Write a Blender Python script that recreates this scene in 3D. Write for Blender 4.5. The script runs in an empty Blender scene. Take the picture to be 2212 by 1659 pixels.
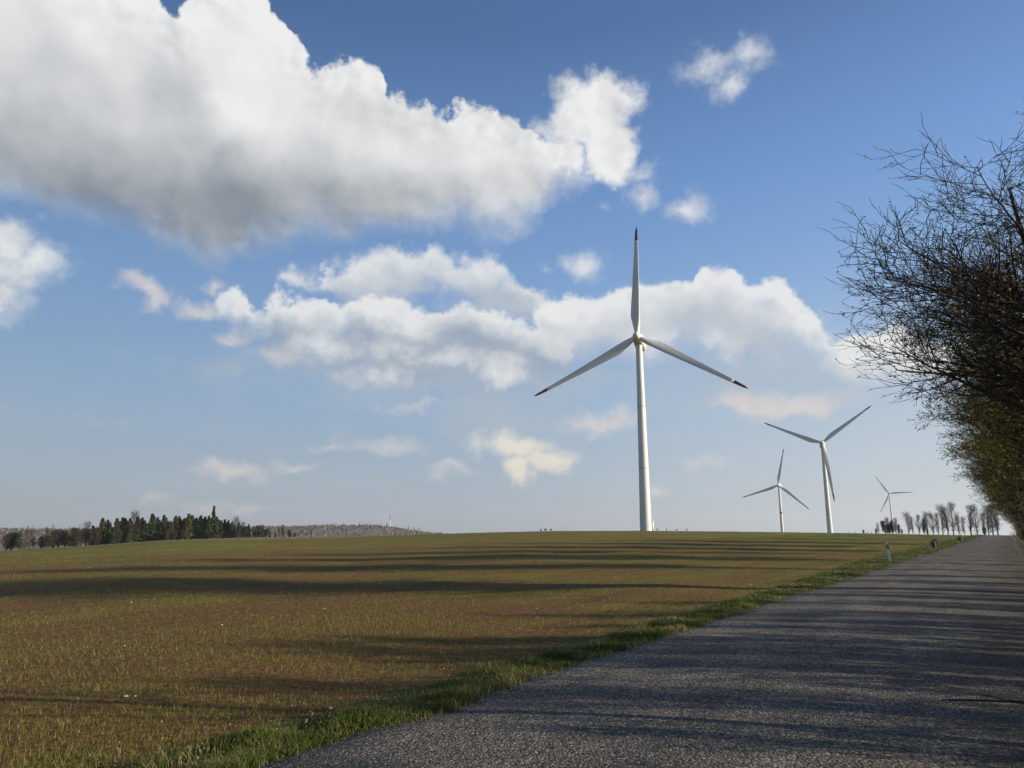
import bpy, math, random
import numpy as np
from mathutils import Vector

# ------------------------------------------------------------------ scene, camera, light, exposure
sc = bpy.context.scene
COL = sc.collection
EYE = 1.6
PITCH = math.radians(11.8)
FPX = 1534.0                      # focal length for a picture 2212 wide
cam_d = bpy.data.cameras.new('camera')
cam_d.sensor_width = 36.0
cam_d.lens = 36.0 * FPX / 2212.0
cam_d.clip_start = 0.05
cam_d.clip_end = 20000
cam = bpy.data.objects.new('camera', cam_d)
COL.objects.link(cam)
cam.location = (0, 0, EYE)
cam.rotation_euler = (math.pi / 2 + PITCH, 0, 0)
sc.camera = cam
sc.view_settings.view_transform = 'Standard'
sc.view_settings.look = 'None'
sc.view_settings.gamma = 1.0
sc.view_settings.exposure = 0.75
sc.cycles.max_bounces = 6
sc.cycles.diffuse_bounces = 2
sc.cycles.transparent_max_bounces = 8
sc.cycles.volume_bounces = 0
sc.cycles.use_adaptive_sampling = True
sc.cycles.adaptive_threshold = 0.02

SUN_AZ = 103.0                    # degrees to the right of the view direction
SUN_EL = 15.0
sun_d = bpy.data.lights.new('sun', 'SUN')
sun_d.energy = 5.0
sun_d.angle = math.radians(0.5)
sun_d.color = (1.0, 0.86, 0.66)
sun = bpy.data.objects.new('sun', sun_d)
COL.objects.link(sun)
_a, _e = math.radians(SUN_AZ), math.radians(SUN_EL)
SUN_DIR = Vector((math.sin(_a) * math.cos(_e), math.cos(_a) * math.cos(_e), math.sin(_e)))
sun.rotation_euler = SUN_DIR.to_track_quat('Z', 'Y').to_euler()
sun.location = (60, -20, 60)

cp, sp = math.cos(PITCH), math.sin(PITCH)
def ray(x, y):                    # a direction for a spot of the 2212 x 1659 picture
    X, u = x - 1106.0, 829.5 - y
    return (X, FPX * cp - u * sp, FPX * sp + u * cp)
def azel(x, y):
    d = ray(x, y)
    return math.degrees(math.atan2(d[0], d[1])), math.degrees(math.atan2(d[2], math.hypot(d[0], d[1])))

# ------------------------------------------------------------------ node helper
class NT:
    def __init__(s, tree):
        s.t = tree
    def n(s, kind, **kw):
        nd = s.t.nodes.new(kind)
        for k, v in kw.items():
            setattr(nd, k, v)
        return nd
    def put(s, sock, v):
        if v is None:
            return
        if isinstance(v, bpy.types.NodeSocket):
            s.t.links.new(v, sock)
        else:
            sock.default_value = v
    def m(s, op, a, b=None, c=None, clamp=False):
        nd = s.n('ShaderNodeMath', operation=op, use_clamp=clamp)
        s.put(nd.inputs[0], a); s.put(nd.inputs[1], b); s.put(nd.inputs[2], c)
        return nd.outputs[0]
    def v(s, op, a, b=None, c=None):
        nd = s.n('ShaderNodeVectorMath', operation=op)
        s.put(nd.inputs[0], a)
        if op == 'SCALE':
            s.put(nd.inputs['Scale'], b)
        else:
            s.put(nd.inputs[1], b); s.put(nd.inputs[2], c)
        return nd.outputs['Value'] if op in ('LENGTH', 'DOT_PRODUCT', 'DISTANCE') else nd.outputs['Vector']
    def mr(s, v, a, b, c=0.0, d=1.0, kind='SMOOTHSTEP'):
        nd = s.n('ShaderNodeMapRange', interpolation_type=kind)
        s.put(nd.inputs[0], v)
        for i, q in enumerate((a, b, c, d)):
            s.put(nd.inputs[1 + i], q)
        return nd.outputs[0]
    def mix(s, f, a, b, mode='MIX'):
        nd = s.n('ShaderNodeMix', data_type='RGBA', blend_type=mode)
        s.put(nd.inputs[0], f)
        for i, q in ((6, a), (7, b)):
            if not isinstance(q, bpy.types.NodeSocket) and len(q) == 3:
                q = (*q, 1.0)
            s.put(nd.inputs[i], q)
        return nd.outputs[2]
    def noise(s, vec, scale, detail=3.0, rough=0.5, col=False, **kw):
        nd = s.n('ShaderNodeTexNoise')
        s.put(nd.inputs['Vector'], vec)
        nd.inputs['Scale'].default_value = scale
        nd.inputs['Detail'].default_value = detail
        nd.inputs['Roughness'].default_value = rough
        for k, v in kw.items():
            nd.inputs[k].default_value = v
        return nd.outputs['Color' if col else 'Fac']
    def voro(s, vec, scale, feature='F1', out='Distance', rnd=1.0):
        nd = s.n('ShaderNodeTexVoronoi', feature=feature)
        s.put(nd.inputs['Vector'], vec)
        nd.inputs['Scale'].default_value = scale
        nd.inputs['Randomness'].default_value = rnd
        return nd.outputs[out]
    def sep(s, v):
        nd = s.n('ShaderNodeSeparateXYZ'); s.put(nd.inputs[0], v)
        return nd.outputs
    def comb(s, x, y, z=0.0):
        nd = s.n('ShaderNodeCombineXYZ')
        for i, q in enumerate((x, y, z)):
            s.put(nd.inputs[i], q)
        return nd.outputs[0]
    def curve(s, v, pts):         # pts within 0..1, sorted
        nd = s.n('ShaderNodeFloatCurve')
        s.put(nd.inputs['Value'], v)
        cv = nd.mapping.curves[0]
        nd.mapping.use_clip = False
        while len(cv.points) < len(pts):
            cv.points.new(0.5, 0.5)
        for p, (x, y) in zip(cv.points, pts):
            p.location = (x, y); p.handle_type = 'AUTO_CLAMPED'
        nd.mapping.update()
        return nd.outputs[0]

# ------------------------------------------------------------------ world: daylight sky with the evening's clouds
world = bpy.data.worlds.new('World')
sc.world = world
world.use_nodes = True
world.cycles.sampling_method = 'MANUAL'
world.cycles.sample_map_resolution = 512
wt = world.node_tree
wt.nodes.clear()
W = NT(wt)
SKY_STRENGTH = 0.1
sky = W.n('ShaderNodeTexSky', sky_type='NISHITA')
sky.sun_disc = False
sky.sun_elevation = math.radians(SUN_EL)
sky.sun_rotation = math.radians(SUN_AZ)
sky.altitude = 600
sky.air_density = 1.0
sky.dust_density = 0.6
sky.ozone_density = 2.2
tc = W.n('ShaderNodeTexCoord')
D = W.v('NORMALIZE', tc.outputs['Generated'])
dx, dy, dz = W.sep(D)[:3]
AZ = W.m('MULTIPLY', W.m('ARCTAN2', dx, dy), 57.29578)
EL = W.m('MULTIPLY', W.m('ARCSINE', dz), 57.29578)

# wandering of the cloud outlines: big billows, then the small curls of the edges
w1 = W.v('SUBTRACT', W.noise(D, 7.0, 2.0, 0.5, col=True), (0.5, 0.5, 0.5))
w2 = W.v('SUBTRACT', W.noise(D, 26.0, 7.0, 0.6, col=True), (0.5, 0.5, 0.5))
Q = W.v('MULTIPLY_ADD', w1, (5.0, 4.0, 0.0), W.comb(AZ, EL))
Q = W.v('MULTIPLY_ADD', w2, (3.4, 3.0, 0.0), Q)
qx, qy = W.sep(Q)[:2]
AX = W.m('MULTIPLY_ADD', qx, 1 / 90.0, 0.5)      # -45..45 degrees -> 0..1

def curve_of(pts, lift=0.0):
    out = []
    for x, y in pts:
        a, e = azel(x, y)
        out.append((a / 90.0 + 0.5, (e + lift) / 60.0 + 0.2))
    return sorted(out)
def edge(pts):
    return W.m('MULTIPLY', W.m('SUBTRACT', W.curve(AX, curve_of(pts)), 0.2), 60.0)
def layer(top, bottom, x0, x1):
    T, B = edge(top), edge(bottom)
    a0, a1 = azel(x0, 500)[0], azel(x1, 500)[0]
    h = W.m('SUBTRACT', T, qy)
    g = W.m('SUBTRACT', qy, B)
    f = W.m('MINIMUM', h, g)
    f = W.m('MINIMUM', f, W.m('SUBTRACT', qx, a0))
    f = W.m('MINIMUM', f, W.m('SUBTRACT', a1, qx))
    return f, h, g
def blob(x, y, rx, ry):
    a, e = azel(x, y)
    a2 = azel(x + rx, y)[0] - a
    e2 = e - azel(x, y + ry)[1]
    k = min(a2, e2)
    p = W.v('MULTIPLY_ADD', Q, (1 / a2, 1 / e2, 0), (-a / a2, -e / e2, 0))
    return W.m('MULTIPLY_ADD', W.v('LENGTH', p), -k, k)
def union(fs):
    r = fs[0]
    for f in fs[1:]:
        r = W.m('MAXIMUM', r, f)
    return r
#CLOUDS
F1, H1, G1 = layer(
    [(-400, -300), (0, -160), (200, -60), (330, -30), (372, 25), (395, 45), (415, 22), (470, -30), (560, -30), (605, 40), (650, 115), (685, 170), (705, 150),
     (760, 128), (805, 138), (830, 185), (900, 205), (960, 240), (1010, 218), (1080, 232), (1135, 265), (1175, 300), (1230, 340), (1400, 380)],
    [(-400, 400), (0, 458), (100, 500), (250, 532), (400, 565), (480, 592), (560, 560), (680, 528), (800, 528), (900, 534), (1000, 512), (1110, 520),
     (1160, 495), (1200, 445), (1270, 410), (1400, 390)], -500, 1350)
FA2 = union([blob(1265, 235, 124, 95), blob(1310, 310, 72, 95), blob(1215, 330, 70, 60)])
FA = union([F1, FA2])
Fa, Ha, Ga = layer(
    [(600, 610), (640, 575), (675, 592), (700, 548), (740, 526), (800, 548), (860, 545), (930, 518), (1000, 540), (1070, 530), (1110, 560), (1150, 610), (1230, 660)],
    [(600, 620), (680, 660), (760, 700), (900, 730), (1230, 720)], 615, 1215)
Fb, Hb, Gb = layer(
    [(480, 640), (520, 622), (560, 650), (600, 626), (650, 642), (700, 655), (760, 640), (820, 662), (900, 668), (980, 642), (1050, 652), (1130, 690), (1250, 740)],
    [(480, 700), (540, 770), (620, 825), (750, 850), (900, 862), (1140, 862), (1250, 830)], 495, 1230)
Fp = union([blob(985, 785, 80, 26), blob(1085, 806, 66, 32), blob(870, 760, 66, 18), blob(690, 752, 84, 20), blob(800, 812, 90, 18)])
Fc, Hc, Gc = layer(
    [(1080, 700), (1140, 655), (1200, 640), (1270, 650), (1330, 625), (1400, 608), (1470, 600), (1505, 566), (1530, 575), (1560, 566), (1620, 590), (1700, 620), (1745, 655), (1790, 705), (1850, 702), (1900, 695), (2000, 720), (2212, 760)],
    [(1080, 740), (1200, 800), (1400, 812), (1500, 790), (1600, 800), (1750, 815), (1850, 850), (1950, 862), (2212, 850)], 1120, 2120)
Fq = union([blob(1560, 752, 56, 34), blob(1450, 735, 50, 22), blob(1740, 715, 70, 26), blob(1880, 745, 80, 34)])
FC = union([
    blob(1545, 145, 100, 38), blob(1620, 130, 62, 42), blob(1570, 195, 48, 46), blob(1606, 95, 18, 34),
    blob(1385, 425, 58, 40), blob(1480, 440, 62, 34), blob(1395, 372, 36, 22), blob(1290, 455, 34, 16),
    blob(1262, 578, 55, 40), blob(655, 592, 44, 24), blob(1170, 560, 26, 18),
    blob(5, 520, 95, 75), blob(65, 585, 100, 60), blob(0, 640, 75, 45)])
FD = union([
    blob(335, 628, 38, 22), blob(430, 658, 60, 17), blob(462, 612, 26, 12),
    blob(520, 1016, 95, 20), blob(640, 998, 56, 15), blob(858, 957, 72, 15), blob(908, 870, 60, 11),
    blob(980, 1008, 34, 10), blob(1300, 912, 92, 24),
    blob(1680, 872, 150, 34), blob(560, 1100, 95, 14), blob(350, 1092, 30, 10), blob(1545, 997, 24, 8),
    blob(1432, 1062, 24, 12), blob(510, 725, 36, 14), blob(600, 770, 60, 26), blob(2050, 800, 90, 30), blob(720, 958, 40, 9)])
FE = union([blob(1105, 958, 100, 34), blob(1190, 982, 66, 24), blob(1120, 1005, 44, 36)])
FV = union([blob(1040, 895, 190, 80), blob(900, 810, 420, 70), blob(1650, 800, 380, 60), blob(1250, 830, 200, 40), blob(760, 1045, 150, 22), blob(1600, 860, 300, 60), blob(300, 910, 300, 14), blob(620, 1050, 280, 24), blob(500, 790, 160, 30), blob(650, 1120, 300, 18)])
# the rest of the sky, outside the picture, has scattered cloud as well
rest = W.m('MULTIPLY_ADD', W.noise(D, 3.0, 3.0, 0.5), 30.0, -18.0)
side = W.m('SUBTRACT', W.m('ABSOLUTE', W.m('SUBTRACT', AZ, 0.0)), 42.0)
rest = W.m('MINIMUM', rest, side)
# finer structure, also lit from the sun's side
SUNUP = (0.80, -0.15, 0.58)
fine = W.noise(D, 14.0, 9.0, 0.64)
soft1 = W.noise(D, 5.5, 3.0, 0.5)
soft2 = W.noise(W.v('ADD', D, tuple(q * 0.035 for q in SUNUP)), 5.5, 3.0, 0.5)
mid1 = W.noise(D, 16.0, 5.0, 0.55)
mid2 = W.noise(W.v('ADD', D, tuple(q * 0.012 for q in SUNUP)), 16.0, 5.0, 0.55)
fz = W.m('MULTIPLY', W.m('SUBTRACT', fine, 0.5), 3.1)
reliefS = W.m('SUBTRACT', soft1, soft2)
reliefM = W.m('SUBTRACT', mid1, mid2)
def relief(F, thick):
    return W.m('MULTIPLY_ADD', reliefM, W.mr(F, 0.5, thick, 0.9, 0.10), W.m('MULTIPLY', reliefS, 0.8))
def alpha(F, lo, hi, k=1.0):
    return W.mr(W.m('MULTIPLY_ADD', fz, k, F), lo, hi)
hn = W.noise(D, 9.0, 4.0, 0.55)
def holes(H, k, lo, hi):
    return W.mr(W.m('MULTIPLY_ADD', H, -k, hn), lo, hi)
def layer_alpha(F, H, G, crisp, fade, k=1.0):
    return W.m('MULTIPLY', alpha(F, -0.1, crisp, k), W.mr(W.m('MULTIPLY_ADD', fz, 0.7, G), -0.2, fade))
aA = W.m('MAXIMUM', layer_alpha(F1, H1, G1, 0.55, 3.6), alpha(FA2, -0.1, 1.2))
aa_ = W.m('MULTIPLY', W.m('MULTIPLY', layer_alpha(Fa, Ha, Ga, 1.4, 2.5, 1.6), 0.85), holes(Ha, 0.02, 0.18, 0.44))
ab_ = W.m('MULTIPLY', W.m('MULTIPLY', layer_alpha(Fb, Hb, Gb, 0.8, 3.4, 1.6), 0.88), holes(Hb, 0.012, 0.14, 0.40))
ac_ = W.m('MULTIPLY', W.m('MULTIPLY', layer_alpha(Fc, Hc, Gc, 0.75, 3.4, 1.3), 0.92), holes(Hc, 0.015, 0.22, 0.42))
ap_ = W.m('MULTIPLY', alpha(Fp, -0.4, 1.1, 1.0), 0.75)
aq_ = W.m('MULTIPLY', alpha(Fq, -0.4, 1.3, 1.0), 0.65)
aC = W.m('MULTIPLY', alpha(FC, -0.3, 1.7), 0.88)
aD = W.m('MULTIPLY', alpha(FD, -0.35, 0.8, 0.5), 0.88)
aE = W.m('MULTIPLY', alpha(FE, -0.3, 0.9, 0.7), 0.88)
aV = W.m('MULTIPLY', alpha(FV, -0.8, 2.2, 1.2), 0.50)
aR = W.m('MULTIPLY', alpha(rest, -0.5, 3.0), 0.8)
# light and shade of the clouds: bright billowing tops, grey bellies
def soft_blob(x, y, rx, ry):
    a, e = azel(x, y)
    a2 = azel(x + rx, y)[0] - a
    e2 = e - azel(x, y + ry)[1]
    p = W.v('MULTIPLY_ADD', Q, (1 / a2, 1 / e2, 0), (-a / a2, -e / e2, 0))
    return W.mr(W.v('LENGTH', p), 0.0, 1.0, 1.0, 0.0)
dark = W.m('ADD', W.m('MULTIPLY', soft_blob(200, 480, 1100, 340), 0.78), W.m('MULTIPLY', soft_blob(820, 480, 560, 170), 0.40))
dark = W.m('ADD', dark, W.m('MULTIPLY', soft_blob(390, 170, 130, 190), 0.30))
dark = W.m('ADD', dark, 0.10)
for bx_, by_, brx, bry, bk in ((560, 170, 170, 230, 0.38), (960, 330, 300, 110, 0.20), (180, 60, 280, 170, 0.14), (1290, 210, 120, 100, 0.12), (450, 70, 60, 70, 0.2)):
    dark = W.m('SUBTRACT', dark, W.m('MULTIPLY', soft_blob(bx_, by_, brx, bry), bk))
dark = W.m('MAXIMUM', dark, -0.05)
dark = W.m('MULTIPLY', dark, W.mr(FA, 0.0, 3.5, 0.75, 1.0))
dark = W.m('ADD', dark, W.m('MULTIPLY', W.mr(FA, 0.0, 5.0), 0.10))
litA = W.m('ADD', W.m('MULTIPLY', relief(FA, 5.0), 1.0), W.m('SUBTRACT', 0.82, W.m('MULTIPLY', dark, 0.60)))
def body_lit(F, H, top, belly, deep=4.0):
    return W.m('ADD', relief(F, 3.5), W.m('SUBTRACT', top, W.m('MULTIPLY', W.mr(H, 0.6, deep), belly)))
lita = body_lit(Fa, Ha, 0.80, 0.40)
litb = body_lit(Fb, Hb, 0.86, 0.66, 3.6)
litc = body_lit(Fc, Hc, 0.86, 0.40, 4.5)
litP = W.m('ADD', relief(Fp, 3.0), 0.74)
litC = W.m('ADD', relief(FC, 3.0), 0.74)
litA = W.m('SMOOTH_MAX', litA, 0.19, 0.18)
def cloud_col(lit):
    c = W.mix(W.mr(lit, 0.10, 0.85, kind='LINEAR'), (0.13, 0.17, 0.225), (0.86, 0.865, 0.86))
    return c
def thin_col(lit):
    return W.mix(W.mr(lit, 0.15, 0.80, kind='LINEAR'), (0.32, 0.385, 0.475), (0.84, 0.84, 0.825))
col = sky.outputs[0]
scale_c = 1.0 / (SKY_STRENGTH * 2 ** sc.view_settings.exposure)
# the clear air: deep blue overhead, paler and greyer low down, brighter towards the sun's side
ramp = W.n('ShaderNodeValToRGB')
cr = ramp.color_ramp
def lin(r, g, b):
    return tuple(((q / 255 + 0.055) / 1.055) ** 2.4 for q in (r, g, b)) + (1.0,)
stops = [(0.0, lin(156, 164, 176)), (4.0, lin(154, 167, 184)), (10.0, lin(142, 168, 196)), (18.0, lin(122, 157, 200)), (28.0, lin(97, 136, 188)),
         (38.0, lin(74, 106, 154)), (60.0, lin(58, 86, 134))]
cr.elements[0].position = 0; cr.elements[0].color = stops[0][1]
cr.elements[1].position = 1; cr.elements[1].color = stops[-1][1]
for e_, c_ in stops[1:-1]:
    q_ = cr.elements.new(e_ / 60.0); q_.color = c_
W.put(ramp.inputs[0], W.m('DIVIDE', EL, 60.0))
side_l = W.mr(AZ, -36.0, 40.0, 0.92, 1.30, 'LINEAR')
air = W.v('SCALE', ramp.outputs[0], W.m('MULTIPLY', side_l, scale_c))
warm = W.m('MULTIPLY', W.mr(AZ, -10.0, 36.0), W.mr(EL, 0.0, 24.0, 0.55, 0.0))
air = W.mix(warm, air, tuple(q * scale_c for q in (0.62, 0.65, 0.65)))
col = W.mix(0.88, col, air)
def over(base, a, c):
    c = tuple(q * scale_c for q in c) if isinstance(c, tuple) else W.v('SCALE', c, scale_c)
    return W.mix(a, base, c)
low = (0.66, 0.60, 0.58)
col = over(col, aR, cloud_col(litC))
col = over(col, aV, (0.46, 0.50, 0.54))
col = over(col, aD, W.mix(0.7, cloud_col(litC), low))
col = over(col, aE, W.mix(0.8, cloud_col(litC), (0.88, 0.80, 0.64)))
col = over(col, aa_, thin_col(lita))
col = over(col, ab_, thin_col(litb))
col = over(col, ac_, thin_col(litc))
col = over(col, ap_, cloud_col(litP))
col = over(col, aq_, cloud_col(litP))
col = over(col, aC, cloud_col(litC))
col = over(col, aA, cloud_col(litA))
bg = W.n('ShaderNodeBackground')
W.put(bg.inputs[0], col)
bg.inputs[1].default_value = SKY_STRENGTH
wo = W.n('ShaderNodeOutputWorld')
wt.links.new(bg.outputs[0], wo.inputs[0])

# ------------------------------------------------------------------ object helpers
def tag(o, label=None, cat=None, group=None, kind=None):
    if label: o['label'] = label
    if cat: o['category'] = cat
    if group: o['group'] = group
    if kind: o['kind'] = kind
    return o
def empty(name, loc, rz=0.0, scale=1.0):
    o = bpy.data.objects.new(name, None)
    COL.objects.link(o)
    o.location = loc; o.rotation_euler = (0, 0, rz); o.scale = (scale,) * 3 if not isinstance(scale, tuple) else scale
    o.empty_display_size = 0.3
    return o
def link(name, me, parent=None, mat=None):
    if mat is not None and not me.materials:
        me.materials.append(mat)
    o = bpy.data.objects.new(name, me)
    COL.objects.link(o)
    o.parent = parent
    return o
def copy_tree(o, parent=None):
    c = o.copy(); COL.objects.link(c); c.parent = parent
    for ch in o.children:
        copy_tree(ch, c)
    return c
def mesh_np(name, V, F, smooth=False, attr=None):
    """V (n,3); F (m,k) constant face size"""
    V = np.asarray(V, dtype=np.float32).reshape(-1, 3); F = np.asarray(F, dtype=np.int32)
    k = F.shape[1]
    me = bpy.data.meshes.new(name)
    me.vertices.add(len(V)); me.vertices.foreach_set('co', V.ravel())
    me.loops.add(F.size); me.loops.foreach_set('vertex_index', F.ravel())
    me.polygons.add(len(F))
    me.polygons.foreach_set('loop_start', np.arange(0, F.size, k, dtype=np.int32))
    me.polygons.foreach_set('loop_total', np.full(len(F), k, dtype=np.int32))
    if smooth:
        me.polygons.foreach_set('use_smooth', np.ones(len(F), dtype=bool))
    if attr is not None:
        a = me.attributes.new('rnd', 'FLOAT', 'POINT')
        a.data.foreach_set('value', np.asarray(attr, dtype=np.float32))
    me.update(calc_edges=True)
    return me
def norm(v):
    return v / np.maximum(np.linalg.norm(v, axis=-1, keepdims=True), 1e-9)
def tubes(P, R, sides):
    """P (N,n,3) polylines, R (N,n) radii -> verts, quads"""
    N, n, _ = P.shape
    T = np.empty_like(P)
    T[:, 1:-1] = P[:, 2:] - P[:, :-2]; T[:, 0] = P[:, 1] - P[:, 0]; T[:, -1] = P[:, -1] - P[:, -2]
    T = norm(T)
    ref = np.where(np.abs(T[..., 2:3]) > 0.9, np.array([1.0, 0, 0]), np.array([0, 0, 1.0]))
    A = norm(np.cross(T, ref)); B = np.cross(T, A)
    th = np.arange(sides) * 2 * math.pi / sides
    V = P[:, :, None] + R[:, :, None, None] * (A[:, :, None] * np.cos(th)[:, None] + B[:, :, None] * np.sin(th)[:, None])
    V = V.reshape(-1, 3)
    i = np.arange(N)[:, None, None] * n * sides + np.arange(n - 1)[None, :, None] * sides
    j = np.arange(sides)[None, None]; j2 = (j + 1) % sides
    F = np.stack([i + j, i + j2, i + sides + j2, i + sides + j], -1).reshape(-1, 4)
    return V, F
def join(parts):
    Vs, Fs, o = [], [], 0
    for V, F in parts:
        Vs.append(V); Fs.append(F + o); o += len(V)
    return np.concatenate(Vs), np.concatenate(Fs)
def lathe(prof, sides=24, caps=True):
    """profile [(r,z)]"""
    P = np.array([[r * math.cos(t), r * math.sin(t), z] for r, z in prof for t in np.arange(sides) * 2 * math.pi / sides])
    F = [[i * sides + j, i * sides + (j + 1) % sides, (i + 1) * sides + (j + 1) % sides, (i + 1) * sides + j] for i in range(len(prof) - 1) for j in range(sides)]
    return P, np.array(F)
def box(x0, x1, y0, y1, z0, z1):
    V = np.array([(x, y, z) for z in (z0, z1) for y in (y0, y1) for x in (x0, x1)], float)
    F = np.array([(0, 2, 3, 1), (4, 5, 7, 6), (0, 1, 5, 4), (2, 6, 7, 3), (0, 4, 6, 2), (1, 3, 7, 5)])
    return V, F

# ------------------------------------------------------------------ materials
def mat(name):
    m = bpy.data.materials.new(name); m.use_nodes = True
    m.node_tree.nodes.clear()
    return m, NT(m.node_tree)
def finish(m, N, col, rough=0.8, bump=None, bstr=0.5, bdist=0.02, spec=0.3, trans=None, metal=0.0):
    b = N.n('ShaderNodeBsdfPrincipled')
    if not isinstance(col, bpy.types.NodeSocket) and len(col) == 3: col = (*col, 1)
    N.put(b.inputs['Base Color'], col); N.put(b.inputs['Roughness'], rough)
    N.put(b.inputs['Specular IOR Level'], spec); N.put(b.inputs['Metallic'], metal)
    if bump is not None:
        bp = N.n('ShaderNodeBump'); N.put(bp.inputs['Height'], bump)
        bp.inputs['Strength'].default_value = bstr; bp.inputs['Distance'].default_value = bdist
        N.t.links.new(bp.outputs[0], b.inputs['Normal'])
    out = N.n('ShaderNodeOutputMaterial')
    if trans is not None:
        tr = N.n('ShaderNodeBsdfTranslucent'); N.put(tr.inputs[0], col)
        mx = N.n('ShaderNodeMixShader'); mx.inputs[0].default_value = trans
        N.t.links.new(b.outputs[0], mx.inputs[1]); N.t.links.new(tr.outputs[0], mx.inputs[2])
        N.t.links.new(mx.outputs[0], out.inputs[0])
    else:
        N.t.links.new(b.outputs[0], out.inputs[0])
    return m
def ramp_of(N, v, stops):
    r = N.n('ShaderNodeValToRGB')
    cr = r.color_ramp
    cr.elements[0].position = stops[0][0]; cr.elements[0].color = (*stops[0][1], 1)
    cr.elements[1].position = stops[-1][0]; cr.elements[1].color = (*stops[-1][1], 1)
    for p, c in stops[1:-1]:
        e = cr.elements.new(p); e.color = (*c, 1)
    N.put(r.inputs[0], v)
    return r.outputs[0]
def wpos(N):
    return N.n('ShaderNodeNewGeometry').outputs['Position']
def rnd_attr(N):
    return N.n('ShaderNodeAttribute', attribute_name='rnd').outputs['Fac']

RA = math.radians(34.3)            # heading of the road
RS, RC = math.sin(RA), math.cos(RA)
ROAD_L, ROAD_R = -4.5, 0.75       # the two edges, measured across the road from below the camera
def road_xy(s, p):                 # s along, p across (to the right); beyond the crest it bends a little to the left
    s = np.asarray(s, float); p = np.asarray(p, float)
    b = np.maximum(s - 165.0, 0.0)
    p = p - 0.00055 * b ** 2
    return s * RS + p * RC, s * RC - p * RS
def sp_of(x, y):
    s = x * RS + y * RC; p = x * RC - y * RS
    return s, p + 0.00055 * np.maximum(s - 165.0, 0.0) ** 2

def across(N):                     # node version: (along, across)
    P = wpos(N); x, y, z = N.sep(P)[:3]
    s = N.m('ADD', N.m('MULTIPLY', x, RS), N.m('MULTIPLY', y, RC))
    p = N.m('SUBTRACT', N.m('MULTIPLY', x, RC), N.m('MULTIPLY', y, RS))
    b = N.m('MAXIMUM', N.m('SUBTRACT', s, 165.0), 0.0)
    p = N.m('MULTIPLY_ADD', N.m('MULTIPLY', b, b), 0.00055, p)
    return P, x, y, z, s, p

# ------------------------------------------------------------------ terrain
_H = [(-200, 1196), (0, 1190), (200, 1179), (350, 1167), (500, 1162.5), (630, 1161), (800, 1158), (1000, 1151), (1200, 1146.5), (1400, 1146), (1700, 1149), (1900, 1152), (2100, 1156.5), (2400, 1157)]
_az = []; _te = []
for x, y in _H:
    d = ray(x, y)
    _az.append(math.degrees(math.atan2(d[0], d[1]))); _te.append(d[2] / math.hypot(d[0], d[1]))
_az = [-180, -80] + _az + [80, 180]; _te = [-0.005, -0.02] + _te + [-0.004, -0.005]
def ground_z(x, y):
    x = np.asarray(x, float); y = np.asarray(y, float)
    r = np.hypot(x, y) + 1e-6; a = np.degrees(np.arctan2(x, y))
    E = sum(np.interp(a + k, _az, _te) for k in (-1.5, -0.7, 0, 0.7, 1.5)) / 5
    Rr = np.interp(a, [-180, -60, -14, -2, 12, 30, 45, 180], [300, 320, 310, 210, 200, 205, 215, 300])
    Zc = EYE + Rr * E
    u = np.clip(r / Rr, 0, 1)
    z = Zc * u ** 1.25
    d = np.maximum(r - Rr, 0)
    drop = np.where(d < 250, 0.00009 * d ** 2, 0.00009 * 250 ** 2 + 0.045 * (d - 250))
    z = z + d * E * np.clip(1 - d / 2000, 0, 1) - drop
    z = np.where(r > Rr, np.maximum(z, -24 - 16 * np.clip((-a - 5) / 20, 0, 1) - 0.002 * d), z)
    return z
def gz(x, y):
    return float(ground_z(x, y))
def hit(x, y, rmax=400):
    d = ray(x, y); r = math.hypot(d[0], d[1]); d = [q / r for q in d]
    for t in np.arange(3, rmax, 0.05):
        if EYE + d[2] * t <= gz(d[0] * t, d[1] * t):
            return d[0] * t, d[1] * t
    return d[0] * rmax, d[1] * rmax
def at(x, dist):                   # a place in the direction of picture column x, dist metres away
    d = ray(x, 1150); r = math.hypot(d[0], d[1])
    return d[0] / r * dist, d[1] / r * dist
def metres(px, dist, x=1106):      # picture height at that distance, in metres
    d = ray(x, 1150)
    return px * dist / math.hypot(math.hypot(d[0], d[1]), 0) / 1.0

# one sheet of ground, finer near the camera
rr = np.concatenate([[0.0], np.geomspace(0.8, 7000, 190)])
aa = np.radians(np.concatenate([np.arange(-180, -46, 4.0), np.arange(-46, 50, 0.6), np.arange(50, 180, 4.0)]))
Rg, Ag = np.meshgrid(rr[1:], aa, indexing='ij')
X, Y = Rg * np.sin(Ag), Rg * np.cos(Ag)
Z = ground_z(X, Y)
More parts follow.
